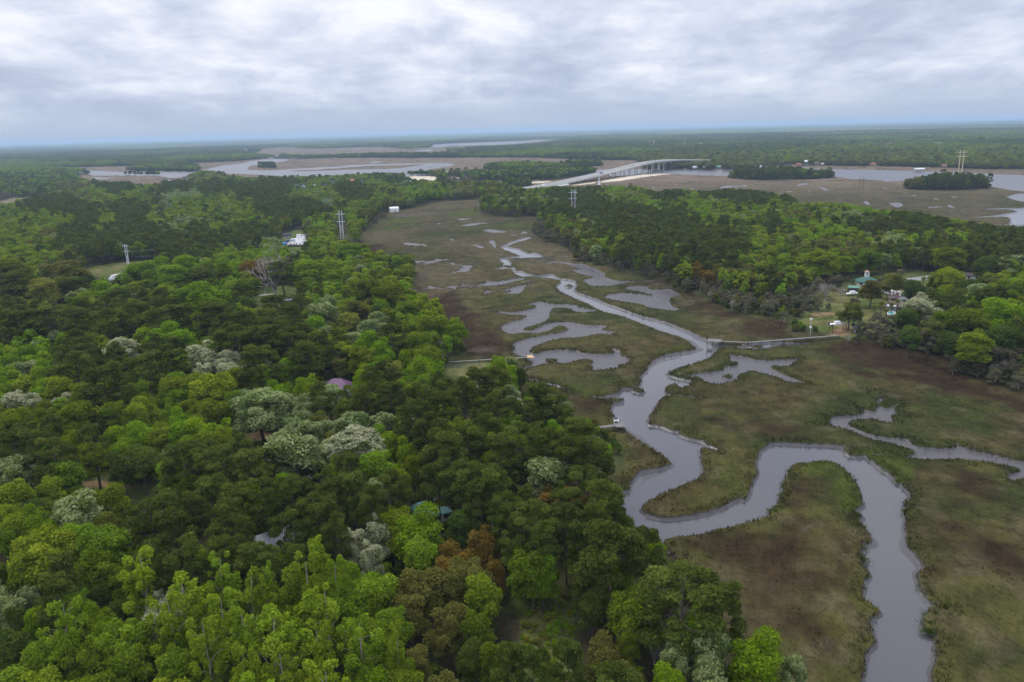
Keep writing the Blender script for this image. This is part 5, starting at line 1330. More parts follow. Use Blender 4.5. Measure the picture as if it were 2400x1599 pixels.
p1 = pylon('white twin-pole pylon at the wood\'s edge beside the marsh', (799.3, 563), (794.5, 492.7), (805.5, 560), (801, 493.5), (502, 520), M_['steel'], 2.6, .4, group=None)
p2 = pylon('white twin-pole pylon rising from the dark pines below the bridge', (1340, 494), (1340, 443.6), (1348, 495), (1348, 444), (451, 466), M_['steel'], 3.2, .42, group=None)
p3 = pylon('slim grey braced pylon standing in the wood by the small field', (301.5, 640), (297, 571), (305.5, 640), (302, 574), (577, 590), M_['steel'], 1.5, .26, group=None)
p4 = pylon('very tall tan twin-pole pylon standing behind the round marsh island', (2243, 428), (2249, 352), (2251.5, 428), (2258, 352), (357, 367), M_['tansteel'], 4.5, .8, False, group=None)
p5 = pylon('thin brown twin-pole pylon standing in the open marsh', (2013.8, 452), (2016, 414.5), (2021.6, 452), (2023.5, 416), (420,), M_['brownwood'], 2.5, .28, False, group=None)
p6 = pylon('grey twin-pole pylon half sunk in the pine clump on the near shore', (1640.5, 476), (1641, 452), (1648.5, 477), (1649, 452), (455, 460), M_['steel'], 3.0, .4, True, group=None)
wires = MB()
def cable(P, Q, sag, n=14):
    for i in range(n):
        a, b = i / n, (i + 1) / n
        f = lambda t: np.array(P) * (1 - t) + np.array(Q) * t - np.array([0, 0, 4 * sag * t * (1 - t)])
        wires.bar(f(a), f(b), .022, 3)
l1, l3 = np.array(p1[0].location), np.array(p3[0].location)
for dx in (-2, 3, 8):
    cable(l3 + (dx * .5, 0, p3[2] - 5), l1 + (dx, 0, p1[1][0] - 2), 5)
    cable(l3 + (dx * .5, 0, p3[2] - 9), l1 + (dx, 0, p1[1][1] - 2), 5)
tag(wires.build('power_cables', M_['bluesteel']), 'thin slack power cables strung from the white pylon to the slim grey one', 'cables')

q, k = spot('R8', 1290, 400)
o = tag(empty('substation_frame', (q[0], q[1], 0)), 'blue grey steel lattice frame poking out of the wood behind the white pylon', 'steel frame')
for x in (-4.5, 0, 4.5):
    MB().bar((x, 0, 0), (x, 0, 24), .3).build('pole', M_['bluesteel'], o)
lt = MB()
for z in (13, 16, 19, 22):
    lt.beam((-5, 0, z), (5, 0, z), .3, .3)
    lt.beam((-4.5, 0, z - 3), (0, 0, z), .2, .2).beam((0, 0, z - 3), (4.5, 0, z), .2, .2)
lt.build('lattice', M_['bluesteel'], o)
MB().bar((4.5, 0, 24), (4.5, 0, 31), .16).build('antenna', M_['bluesteel'], o)
for crop, x, y0, y1, lab in (('R5', 615, 270, 140, 'thin grey radio mast above the far woods beyond the bridge'), ('R8', 1508, 330, 240, 'thin radio mast just behind the white pylon')):
    q, k = spot(crop, x, y0)
    hm = z_at(q, px(crop, x, y1)[1])
    o = tag(empty('radio_mast', (q[0], q[1], 0)), lab, 'mast')
    MB().bar((0, 0, 0), (0, 0, hm), .5 if crop == 'R5' else .18, 6, .2).build('mast', M_['steel'], o)
    MB().bar((0, 0, hm * .5), (0, 0, hm * .6), 1.0 if crop == 'R5' else .5, 8).build('dish', M_['white'], o)

# ---- the bridge
gpts = [(1222, 447), (1290, 438), (1347, 430.5), (1410, 420.5), (1452, 415), (1483, 410.5), (1510, 405.5), (1537, 401), (1559, 398), (1582, 395.5), (1600, 393.5), (1622, 391), (1645, 389), (1662, 387.5)]
tops = [445.5, 434, 421.5, 406.5, 396, 387.5, 381.5, 377.5, 375.5, 374.5, 374.2, 374.6, 375.4, 376]
bx = np.array([at(a, b, 0) for a, b in gpts])
bz = np.array([z_at(p, t) for p, t in zip(bx, tops)])
bz = np.convolve(np.pad(bz, 1, 'edge'), [.25, .5, .25], 'valid')
bz[0] = 2.0
b0 = np.array([bx[3][0], bx[3][1], 0])
bridge = tag(empty('road_bridge', b0), 'long arched concrete road bridge on tall pale piers across the wide river', 'bridge')
# refine along the line
tt = np.linspace(0, len(bx) - 1, 90)
lx, ly, lz = (np.interp(tt, np.arange(len(bx)), v) for v in (bx[:, 0], bx[:, 1], bz))
for _ in range(12):
    for v in (lx, ly, lz):
        v[1:-1] = .25 * v[:-2] + .5 * v[1:-1] + .25 * v[2:]
line = np.stack([lx, ly, lz], 1) - b0


def ribbon(name, off0, off1, zt, zb, m, parent):
    """a strip along the bridge between two sideways offsets, top ZT and bottom ZB above the deck line"""
    d = np.gradient(line[:, :2], axis=0)
    d /= np.linalg.norm(d, axis=1)[:, None]
    nrm = np.stack([d[:, 1], -d[:, 0]], 1)
    V = []
    for p, n in zip(line, nrm):
        for o_, z in ((off0, zb), (off1, zb), (off1, zt), (off0, zt)):
            V.append((p[0] + n[0] * o_, p[1] + n[1] * o_, max(p[2] + z, .6)))
    F = []
    for i in range(len(line) - 1):
        for k in range(4):
            F.append((4 * i + k, 4 * i + (k + 1) % 4, 4 * i + 4 + (k + 1) % 4, 4 * i + 4 + k))
    F += [(3, 2, 1, 0), tuple(4 * (len(line) - 1) + k for k in range(4))]
    return MB().add(V, F).build(name, m, parent), nrm


BW = 11.0
dk, nrm = ribbon('deck', -BW, BW, 0, -1.0, M_['asphalt'], bridge)
ribbon('girder', -BW + 2.0, BW - 2.0, -1.02, -3.0, M_['concrete'], bridge)
for s in (-1, 1):
    ribbon('parapet', s * BW, s * (BW + .45), 1.2, -1.3, M_['concrete'], bridge)
ribbon('median_gap_shade', -.9, .9, .05, .01, M_['darkwood'], bridge)  # dark strip on the solid deck, painting the shade between twin roadways
for s in (-1, 1):
    ribbon('inner_parapet', s * .95, s * 1.3, 1.0, .02, M_['concrete'], bridge)
for s in (-1, 1):
    ribbon('lane_line', s * 5.4 - .08, s * 5.4 + .08, .03, .008, M_['white'], bridge)
s_ = np.concatenate([[0], np.cumsum(np.linalg.norm(np.diff(line[:, :2], axis=0), axis=1))])
for d in np.arange(130, s_[-1], 34.0):
    i = int(np.searchsorted(s_, d))
    p, n = line[min(i, len(line) - 1)], nrm[min(i, len(line) - 1)]
    if p[2] < 5:
        continue
    pr = link('pier', None, bridge, (p[0], p[1], 0))
    a = math.atan2(n[1], n[0])
    MB().box((0, 0, p[2] - 3.75), (17, 2.0, 1.5), a).build('cap', M_['concrete'], pr)
    for s in (-1, 1):
        MB().bar((n[0] * s * 5.2, n[1] * s * 5.2, -1.5), (n[0] * s * 5.2, n[1] * s * 5.2, p[2] - 4.4), 1.05, 10).build('column', M_['concrete'], pr)
# the sloping approach bank
V, F = [], []
app = [i for i in range(len(line)) if line[i][2] < 5.2]
for i in app:
    p, n = line[i], nrm[i]
    h = max(.2, p[2] - 1.1)
    for o_, z in ((-BW - h * 1.1, .9), (-BW + .3, p[2] - 1.05), (BW - .3, p[2] - 1.05), (BW + h * 1.1, .9)):
        V.append((p[0] + n[0] * o_, p[1] + n[1] * o_, z))
for i in range(len(app) - 1):
    for k in range(3):
        F.append((4 * i + k, 4 * i + k + 1, 4 * i + 5 + k, 4 * i + 4 + k))
F.append(tuple(4 * (len(app) - 1) + k for k in range(4)))
MB().add(V, F).build('abutment', M_['concrete'], bridge)
for (d, off, m, kd, lab) in ((70, -6, 'carwhite', 'car', 'white car low on the bridge approach'), (255, 5.0, 'bluesteel', 'truck', 'long dark truck on the lower slope of the bridge'), (390, 4, 'cardark', 'car', 'dark car partway up the bridge slope'), (520, 5, 'carblue', 'car', 'dark blue car halfway up the bridge'), (760, 4, 'cardark', 'car', 'dark car highest up the bridge')):
    i = int(np.searchsorted(s_, min(d, s_[-2])))
    p, n = line[i] + b0, nrm[i]
    car((p[0] + n[0] * off, p[1] + n[1] * off, p[2] + .01), math.atan2(n[1], n[0]) + math.pi / 2, M_[m], lab, None, 'car' if kd == 'car' else 'truck', kd if kd == 'car' else 'truck')
for x, y, w, lab in ((220, 600, 100, 'dark timber fender barge beside the bridge\'s river pier'), (365, 577, 90, 'dark fender platform beyond the bridge\'s river pier')):
    p = wpt('R5', x, y)
    k = slant(*px('R5', x, y)) / FPX * .17
    o = tag(empty('bridge_fender', (p[0], p[1], 0)), lab, 'fender')
    MB().box((0, 0, 1.6), (w * k, 4, 1.6)).build('platform', M_['darkwood'], o)
    for t in (-.45, -.2, .1, .4):
        MB().bar((t * w * k, -1.5, -1), (t * w * k, -1.5, 4.2), .5).build('piling', M_['darkwood'], o)
for n_, (x, y) in enumerate(((112, 640), (140, 640), (290, 612))):
    p = wpt('R5', x, y)
    o = tag(empty('mooring_dolphin', (p[0], p[1], 0)), ['dark piling cluster in the river farthest from the fender barge', 'dark piling cluster between its twin and the fender barge', 'short dark piling between the two fender platforms'][n_], 'piling')
    for dx, dy in ((0, 0), (.9, .3), (.3, .9)):
        MB().bar((dx, dy, -1), (.4 + dx * .3, .4 + dy * .3, 9 if n_ < 2 else 5), .5).build('piling', M_['darkwood'], o)

# ---- church beyond the near wood
r_, dm = house('church', 'church with a pale green roof and tall white spire by the bridge', 'church', 'R4', 1560, 865, 130, 26, 24, .5, -6, 'white', 'palegreen', 'gable', 3)
q, k = spot('R4', 1494, 868)
sp = tag(empty('church_spire', (q[0], q[1], 0)), 'slender white spire standing at the end of the green church roof', 'spire')
ht = z_at(q, px('R4', 1495, 655)[1])
MB().box((0, 0, ht * .22), (4.2, 4.2, ht * .44)).build('tower', M_['white'], sp)
MB().bar((0, 0, ht * .44), (0, 0, ht * .6), 2.0, 8, 1.5).build('belfry', M_['white'], sp)
MB().bar((0, 0, ht * .6), (0, 0, ht), 1.1, 8, .12).build('spire', M_['white'], sp)

# ---- boat yard in the wood
house('house', 'dark roofed house with three white dormers beside the boat yard', 'house', 'R8', 725, 690, 105, 26, 28, .6, 8, 'white', 'darkroof', 'gable', 3, clear=.8)
rng = np.random.default_rng(3)
n_ = 0
for row, (x0, x1, yy) in enumerate(((880, 955, 690), (870, 965, 718), (790, 965, 748), (760, 965, 775), (760, 965, 802))):
    for x in np.arange(x0, x1, 24):
        q, k = spot('R8', x + rng.uniform(-5, 5), yy + rng.uniform(-5, 5))
        boat((q[0], q[1], q[2] + .9), rad(90 + rng.uniform(-25, 25)), rng.uniform(7, 11), 'white boat laid up on stands among the packed rows of the boat yard', 'boats in the boat yard', cabin=bool(rng.random() < .7), cover='white' if rng.random() < .5 else None)
q, k = spot('R8', 690, 808)
house('shed', 'small shed under a bright blue tarp roof at the boat yard\'s corner', 'shed', 'R8', 688, 805, 34, 22, 10, .9, 20, 'tarp', 'tarp', 'gable', 0, doors=0)
q, k = spot('R8', 760, 775)
car((q[0], q[1], q[2]), rad(10), M_['carblue'], 'dark blue van in front of the dormered house at the boat yard', None, 'van', 'truck')
house('house', 'low red brick building along the boat yard\'s front', 'house', 'R8', 790, 805, 120, 12, 10, .4, 4, 'brick', 'rustroof', 'gable', 3)
q, k = spot('L4', 1985, 310)
car((q[0], q[1], q[2]), rad(15), M_['carwhite'], 'white car parked on the grass by the large bare tree')
q, k = spot('L4', 800, 165)
car((q[0], q[1], q[2]), rad(70), M_['carwhite'], 'white camper van at the edge of the small field', None, 'van', 'truck')
q, k = spot('L4', 1850, 275)
lg = tag(empty('log_pile', q), 'pile of pale felled logs under the large bare tree', 'logs')
for i in range(9):
    a_ = NP.uniform(-.5, .5)
    cxy = np.array([NP.uniform(-5, 5), NP.uniform(-1.5, 1.5)])
    dxy = np.array([math.cos(a_), math.sin(a_)]) * NP.uniform(1.2, 2.4)
    MB().bar((*(cxy - dxy), .35), (*(cxy + dxy), .35 + .3 * (i % 3)), .28, 7).build('log', mat('pale_logs', (.48, .44, .40), .9, .2, 3), lg)

# ---- the housing by the sandy shore, the far shore's houses and docks, the shops beyond
for c_, x, y, w, h, r, wl, rf, st, lab in (
        ('R2', 1750, 720, 120, 34, 34, 'white', 'darkroof', 'gable', 'dark roofed white house, first of the housing nearest the pines'), ('R2', 1830, 735, 50, 40, 26, 'bluewall', 'silverroof', 'cross', 'pale blue narrow house with a light roof beside the dark roofed one'), ('R2', 1870, 755, 60, 20, 18, 'white', 'silverroof', 'gable', 'small white house in front of the pale blue narrow one'), ('R2', 1990, 725, 60, 44, 22, 'cream', 'silverroof', 'cross', 'pale cream house half hidden by the thin trees'),
        ('R2', 2130, 710, 90, 26, 28, 'greywall', 'darkroof', 'hip', 'grey house with a dark hipped roof below the two-storey house'), ('R2', 2215, 668, 100, 34, 26, 'white', 'darkroof', 'gable', 'dark roofed two-storey house with white dormers'), ('R2', 2260, 712, 50, 28, 30, 'white', 'darkroof', 'cross', 'small white gabled house at the end of the dark roofed row'),
        ('R3', 155, 780, 110, 40, 34, 'bluewall', 'redroof', 'hip', 'pale blue house with a bright red roof'), ('R3', 275, 778, 100, 34, 24, 'white', 'darkroof', 'gable', 'white house with small dormers beside the red roofed house'), ('R3', 95, 808, 110, 16, 14, 'white', 'silverroof', 'gable', 'low white house in front of the red roofed house'),
        ('R3', 955, 775, 70, 28, 30, 'white', 'darkroof', 'cross', 'white gabled house nearest the wood by the sand lot'), ('R3', 1075, 772, 85, 24, 24, 'bluewall', 'darkroof', 'hip', 'blue grey house in the middle of the sand lot row'), ('R3', 1225, 775, 110, 28, 28, 'cream', 'darkroof', 'cross', 'cream gabled house at the sand lot row\'s bridge end'), ('R3', 1580, 755, 130, 12, 10, 'greywall', 'darkroof', 'gable', 'long low grey shed beyond the sand lot')):
    house('house', lab, 'house', c_, x, y, w, h, r, .8, R.uniform(-12, 12), wl, rf, st, 3)
for c_, x, y, w, h, r, wl, rf, st, lab in (
        ('R5', 760, 562, 60, 18, 20, 'greywall', 'silverroof', 'gable', 'white riverside house next to the bridge\'s far end'), ('R5', 1080, 560, 70, 22, 20, 'greywall', 'palegreen', 'gable', 'grey riverside house with a wide pale roof'), ('R5', 1270, 545, 40, 24, 22, 'white', 'darkroof', 'cross', 'tall thin white house among the riverside trees'), ('R5', 1345, 580, 60, 16, 14, 'white', 'silverroof', 'gable', 'low white boathouse on the far bank'), ('R5', 1505, 582, 45, 22, 18, 'brick', 'rustroof', 'hip', 'dark red boathouse on the far bank'), ('R5', 1635, 560, 100, 26, 30, 'white', 'white', 'cross', 'white house with a tall gable on the far bank'),
        ('R5', 2040, 540, 80, 18, 18, 'cream', 'darkroof', 'gable', 'cream house at the near end of the far bank\'s cluster'), ('R5', 2110, 545, 60, 20, 16, 'white', 'rustroof', 'gable', 'white house with a rust roof in the far bank\'s cluster'), ('R5', 2190, 520, 80, 20, 16, 'tanwall', 'rustroof', 'hip', 'tan house behind the far bank\'s cluster'), ('R5', 2300, 500, 60, 36, 20, 'bluewall', 'white', 'gable', 'tall pale blue house above the far bank\'s cluster'),
        ('R6', 690, 410, 70, 14, 16, 'cream', 'rustroof', 'hip', 'cream house with an orange roof alone on the far shore'), ('R6', 1475, 430, 50, 12, 16, 'tanwall', 'rustroof', 'gable', 'red roofed cabin on the far shore beside the tall tan pylon'), ('R6', 65, 400, 60, 12, 14, 'cream', 'brownroof', 'gable', 'brown roofed house low on the far shore'), ('R6', 130, 405, 28, 12, 6, 'white', 'white', 'gable', 'small white shed by the far shore'),
        ('R5', 815, 250, 80, 22, 16, 'white', 'silverroof', 'gable', 'white house alone in the far woods beyond the bridge'), ('R1', 468, 462, 80, 16, 14, 'white', 'silverroof', 'gable', 'white house by the river\'s bend at the far left'),
        ('R4', 150, 166, 22, 8, 6, 'white', 'white', 'gable', 'white speck of a house at the far bay\'s left'), ('R4', 335, 162, 20, 8, 6, 'white', 'white', 'gable', 'white house second along the far bay'), ('R4', 510, 158, 30, 14, 6, 'cream', 'cream', 'gable', 'cream house third along the far bay'), ('R4', 750, 153, 34, 10, 8, 'white', 'white', 'gable', 'white house at the far bay\'s right end'), ('R4', 960, 130, 30, 8, 6, 'white', 'redroof', 'gable', 'pinkish house beyond the far bay\'s right end')):
    house('house', lab, 'house', c_, x, y, w, h, r, .7, R.uniform(-10, 10), wl, rf, st, 3)
for x, y, w, h, wl, rf, lab in (
        (350, 200, 110, 14, 'greywall', 'silverroof', 'long low grey commercial block at the left of the far shops'), (460, 200, 70, 24, 'white', 'white', 'pale boxy block behind the long grey one'), (540, 204, 80, 16, 'greywall', 'silverroof', 'grey block joining the pale blocks'), (612, 198, 55, 26, 'white', 'white', 'white block at the right end of the left shops'), (690, 218, 60, 12, 'cream', 'silverroof', 'low cream building before the left shops'),
        (790, 218, 50, 42, 'tanwall', 'darkroof', 'dark framed unfinished block, left half'), (860, 214, 75, 42, 'greywall', 'rustroof', 'grey four-storey block, taller right half'), (1060, 210, 80, 22, 'white', 'silverroof', 'white hipped building left of the shops'), (1090, 230, 130, 10, 'tanwall', 'brownroof', 'low tan car park building'), (1200, 200, 90, 14, 'brick', 'rustroof', 'red fronted shop row'), (1300, 196, 90, 16, 'cream', 'palegreen', 'cream shop row with a greenish roof'),
        (1402, 196, 100, 32, 'white', 'white', 'large bright white block, the tallest of the far shops'), (1500, 205, 60, 20, 'white', 'darkroof', 'white house right of the bright white block'), (1605, 205, 90, 28, 'brick', 'darkroof', 'dark red block right of the bright white block'), (1700, 204, 26, 14, 'yellow', 'cream', 'small yellowish building at the shops\' right end'), (2230, 210, 120, 16, 'greywall', 'silverroof', 'long grey block behind the far right wood'), (2240, 245, 160, 14, 'greywall', 'silverroof', 'nearer long grey block at the far right'), (2320, 215, 60, 22, 'white', 'white', 'pale block by the photo\'s right edge')):
    house('shop_building', lab, 'building', 'R6', x, y, w, h, 6, .6, R.uniform(-8, 8), wl, rf, 'flat', 5, clear=.8)
for x, w, lab in ((2190, 10, 'slim white tower, left of two above the far woods'), (2250, 14, 'white and orange tower, right of two above the far woods')):
    house('water_tower', lab, 'tower', 'R4', x, 232, w, 55, 6, 1.0, 0, 'white', 'rustroof' if x > 2200 else 'white', 'hip', 1)
# far docks
for c_, x, y, x2, y2, lab in (('R6', 1150, 492, 1235, 488, 'wide covered boathouse dock standing in the far river'), ('R6', 405, 462, 520, 440, 'thin dock reaching from the far shore'), ('R5', 780, 582, 850, 578, 'dark dock by the white riverside house'), ('R5', 870, 580, 940, 578, 'dark covered dock second along the far bank'), ('R5', 960, 580, 1020, 578, 'dark dock third along the far bank'), ('R5', 1160, 580, 1260, 578, 'long dark dock below the grey riverside house'), ('R5', 640, 582, 700, 578, 'pale dock nearest the bridge\'s far end')):
    a, b = wpt(c_, x, y), wpt(c_, x2, y2)
    o = tag(empty('dock', (a[0], a[1], 0)), lab, 'dock')
    walkway(o, a, b, 5, 1.6, M_['wood'], 8)
    if 'cover' in lab:
        m_ = (a + b) / 2 - a
        MB().gable(np.linalg.norm(b - a), 9, 5.5, 2.0).build('roof', M_['silverroof'], o, (m_[0], m_[1], 0))
        for t in (-.4, 0, .4):
            MB().bar((m_[0] + t * (b - a)[0], m_[1] - 4, 1), (m_[0] + t * (b - a)[0], m_[1] - 4, 5.4), .3).build('post', M_['darkwood'], o)
a, b = wpt('R6', 1900, 1085, 2.2), wpt('R6', 2500, 1066, 2.2)
o = tag(empty('pier', (a[0], a[1], 0)), 'long timber pier with stout pilings beyond the right wood', 'pier')
walkway(o, a, b, 2.6, 2.4, M_['wood'], 8)
# the far rail trestle and road bridge
for c_, x, y, x2, y2, towers, lab in (('R2', 1440, 306, 1640, 308, True, 'dark rail trestle with four thin towers crossing the left river'), ('R3', 985, 297, 1175, 294, False, 'low dark road bridge across the far inlet')):
    a, b = wpt(c_, x, y), wpt(c_, x2, y2)
    o = tag(empty('trestle', (a[0], a[1], 0)), lab, 'bridge')
    w = b - a
    MB().beam((0, 0, 5), (w[0], w[1], 5), 7, 2.2).build('deck', M_['darkwood'] if towers else M_['concrete'], o)
    for t in np.linspace(.04, .96, 9):
        MB().box((w[0] * t, w[1] * t, 1.8), (3, 6, 5)).build('pier', M_['darkwood'], o)
    if towers:
        for t in (.36, .46, .58, .68):
            MB().bar((w[0] * t, w[1] * t, 4), (w[0] * t, w[1] * t, 24), 1.0).build('tower', M_['darkwood'], o)
        MB().beam((w[0] * .36, w[1] * .36, 22), (w[0] * .68, w[1] * .68, 22), 1.0, 1.4).build('span', M_['darkwood'], o)
for (x, y, L, lab) in ((1230, 545, 14, 'white sailing boat moored in the river bend'), (1405, 515, 12, 'white boat moored at the river bend\'s end'), (1070, 575, 11, 'white boat moored mid-river before the marsh point')):
    p = wpt('R3', x, y)
    boat((p[0], p[1], -.2), rad(20), L, lab)

# ------------------------------------------------------------------ planting
rng = np.random.default_rng(77)
HS = np.array(HOUSE_SPOTS)


def off_houses(P):
    d = np.hypot(P[:, None, 0] - HS[None, :, 0], P[:, None, 1] - HS[None, :, 1])
    ok = np.all(d > HS[None, :, 2] * 0.92, 1)
    # keep the sight line in front of a house a little open
    az_h, d_h = np.arctan2(HS[:, 0], HS[:, 1]), np.hypot(HS[:, 0], HS[:, 1])
    a, dd_ = np.arctan2(P[:, 0], P[:, 1]), np.hypot(P[:, 0], P[:, 1])
    for ah, dh, r in zip(az_h, d_h, HS[:, 2]):
        back = dh - r - np.clip(10 * dh / H, 8, 90)
        blocked = (np.abs(a - ah) * dh < r * .62) & (dd_ < dh) & (dd_ > back)
        ok &= ~blocked
    return P[ok]


# keep hand-placed crowns off the creek; fill between them
RIM = np.array([(850, 1175), (900, 1230), (930, 1295), (960, 1325), (1000, 1368), (1040, 1402), (1080, 1432), (1100, 1420), (1130, 1400), (1150, 1425), (1200, 1458), (1235, 1470), (1250, 1490), (1290, 1540), (1330, 1572), (1350, 1640), (1400, 1700), (1450, 1750), (1480, 1735), (1510, 1760), (1550, 1830), (1600, 1900)], float)


def inside_rim(x, y, w, h):
    u, v = project((x, y, h * .72))
    if not 860 < v < 1640 or u < 1000:
        return True, 0.0
    k = math.hypot(x, y, H - 10) / FPX
    over = u + w * .5 / k - np.interp(v, RIM[:, 0], RIM[:, 1]) - 6
    return over <= 0 or u > 1760, max(0.0, over) * k


trees = [(t[0] - (0 if inside_rim(*t[:4])[0] else inside_rim(*t[:4])[1]), *t[1:]) for t in trees]
HT = np.array([(t[0], t[1], t[2]) for t in trees])
fill = clear_of_setting(plant(6.6, 95, 520, rng), 3.0)
fill = off_houses(fill)
keep = np.ones(len(fill), bool)
for (x, y, w) in HT:
    keep &= np.hypot(fill[:, 0] - x, fill[:, 1] - y) > .40 * w + 1.6
fill = fill[keep]
# ground that lies open in the photograph: yards, roofs, glades
OPEN = [(1278, 1490, 85, 100), (1985, 708, 140, 66), (1344, 480, 12, 15), (803, 535, 14, 26), (792, 905, 42, 26), (1000, 1190, 55, 32), (640, 1250, 36, 20), (300, 1168, 120, 28), (310, 630, 110, 22), (645, 690, 60, 28), (690, 565, 32, 24), (1110, 880, 70, 30), (1402, 1138, 26, 18), (134, 722, 30, 14), (720, 1136, 14, 10), (420, 1300, 24, 10), (1440, 1010, 50, 26), (924, 491, 24, 12), (250, 1015, 26, 12), (600, 1040, 55, 16)]


def open_ground(P, w, h):
    keep = []
    for (x, y), ww, hh in zip(P, w, h):
        u, v = project((x, y, hh * .7))
        r = ww * .5 * FPX / math.hypot(x, y, H - 10)
        keep.append(all(((u - cx) / (rx + .6 * r)) ** 2 + ((v - cy) / (ry + .8 * r)) ** 2 > 1 for cx, cy, rx, ry in OPEN))
    return np.array(keep, bool)


fill = np.array([q for q in fill if inside_rim(q[0], q[1], 8.5, 16)[0]])
fill = fill[open_ground(fill, np.full(len(fill), 8.0), np.full(len(fill), 15.0))]
codes = kinds_for(fill, rng)
pn_ = (codes == 'P') & (fill[:, 0] < 20) & (rng.random(len(codes)) < .34)
codes[pn_] = rng.choice(list('GBGDKG'), pn_.sum())
nt = (codes == 'T') & (np.hypot(fill[:, 0], fill[:, 1]) > 170)
codes[nt] = rng.choice(list('GBBG'), nt.sum())
WID = dict(P=7.6, G=8.4, T=6.6, B=7.6, D=7.6, Y=7.0, K=8.4, O=8.4, W=8.6, V=8.8, S=5.6)
for (x, y), c in zip(fill, codes):
    w = WID[c] * rng.uniform(.72, 1.2)
    trees.append((x, y, w, tree_height(c, w) * rng.uniform(.82, 1.02), c, 0))

# grey scrub along the marsh edges
def edge_scrub(poly_pts, n, spread, code='S', wmul=1.0):
    P = np.array([at(*q)[:2] for q in poly_pts])
    seg = np.linalg.norm(np.diff(P, axis=0), axis=1)
    for s in rng.random(n) * seg.sum():
        i = int(np.searchsorted(np.cumsum(seg), s))
        i = min(i, len(seg) - 1)
        t = (s - (np.cumsum(seg)[i] - seg[i])) / seg[i]
        p = P[i] + (P[i + 1] - P[i]) * t + rng.normal(0, spread, 2)
        w = WID['S'] * rng.uniform(.5, 1.25) * wmul
        trees.append((p[0], p[1], w, tree_height('S', w) * rng.uniform(.7, 1.0), code if rng.random() < .82 else 'K', 0))


edge_scrub([(1262, 534), (1275, 560), (1328, 582), (1365, 616), (1418, 627), (1482, 648), (1567, 663), (1600, 679), (1668, 706), (1736, 738), (1838, 750)], 95, 4)
edge_scrub([(1620, 660), (1690, 690), (1760, 715), (1850, 735)], 70, 9)
edge_scrub([(1700, 665), (1780, 690), (1850, 705), (1885, 745)], 55, 8)
edge_scrub([(1984, 797), (2076, 812), (2178, 828), (2246, 852), (2314, 886), (2400, 908)], 55, 4)
edge_scrub([(1130, 495), (1151, 507), (1181, 510), (1250, 508)], 40, 6)
edge_scrub([(902, 500), (880, 520), (862, 540)], 10, 4)

# the ones that show largest stand alone; of each kind at most 300
by = {}
for t in trees:
    by.setdefault(NAME[t[4]], []).append(t)
single, rest = [], []
for nm, L in by.items():
    L.sort(key=lambda t: -(t[2] * (1.25 if t[5] else 1)) / math.hypot(t[0], t[1], H - 12))
    inside = []
    for t in L:
        u, v = project((t[0], t[1], t[3] * .7))
        (inside if -60 < u < 2460 and v < 1700 else rest).append(t)
    single += inside[:290]
    rest += inside[290:]

# landmarks that tell one stand of trees from another
ZONES = [((250, 1500), 'in the bottom left corner'), ((640, 1480), 'at the bottom edge below the silver-roofed house'), ((1100, 1520), 'along the bottom edge by the grassy clearing'), ((1330, 1340), 'behind the grassy clearing'), ((1680, 1440), 'at the brown marsh near the bottom edge'), ((640, 1270), 'around the silver-roofed house'), ((330, 1290), 'below the narrow mown lawn'), ((1000, 1200), 'around the teal-roofed house'), ((1380, 1200), 'between teal-roofed house and creek bend'), ((1180, 1010), 'on the bank behind the short grey dock'), ((290, 1130), 'around the narrow mown lawn'), ((80, 1050), 'at left edge level with the short dock'), ((560, 1040), 'mid-wood left of the purple-roofed house'), ((830, 1010), 'in front of the purple-roofed house'), ((930, 800), 'between purple-roofed house and brown marsh'), ((600, 860), 'behind the purple-roofed house'), ((140, 860), 'at left edge behind the brick gabled house'), ((640, 690), 'around the large bare tree'), ((250, 690), 'below the small field'), ((900, 660), 'on the shrubby point into the left marsh'), ((2250, 740), 'right of the homestead'), ((2000, 600), 'behind the green-roofed barn'), ((1950, 740), 'on the homestead lawn'), ((1680, 680), 'at the grey wood above the boardwalk'), ((1560, 620), 'in the pine wood right of the upper creek'), ((1350, 570), 'at the wood edge right of the upper creek'), ((2250, 860), 'at the marsh edge below the homestead'), ((720, 600), 'below the boat yard')]
ZP = np.array([px('S', *z[0]) for z in ZONES])
LOOK = dict(P=('dark olive pine', 'pine'), G=('mid green broadleaf tree', 'tree'), T=('tall pointed lime green poplar', 'tree'), B=('vivid green broadleaf tree', 'tree'), D=('dark green broadleaf tree', 'tree'), Y=('yellow-green broadleaf tree', 'tree'), K=('olive brown-tinged oak', 'tree'), O=('rusty tan-leaved oak', 'tree'), W=('white-flecked blossoming tree', 'tree'), V=('silvery pale green tree', 'tree'), S=('grey scrubby tree', 'tree'), X=('leafless grey tree', 'tree'))
rows = []
for t in single:
    u, v = project((t[0], t[1], t[3] * .75))
    z = int(np.argmin(((ZP - (u, v)) * (1, 1.6)) ** 2 @ (1, 1)))
    rows.append([t, t[4], z, u, v, t[2] / math.hypot(t[0], t[1], H)])
for b in bares:
    u, v = project((b[0], b[1], b[2] * .5))
    z = int(np.argmin(((ZP - (u, v)) * (1, 1.6)) ** 2 @ (1, 1)))
    rows.append([b, 'X', z, u, v, b[2] / math.hypot(b[0], b[1], H)])
sets = {}
for i, r in enumerate(rows):
    sets.setdefault((r[1], r[2]), []).append(i)
LABEL, GROUP = {}, {}
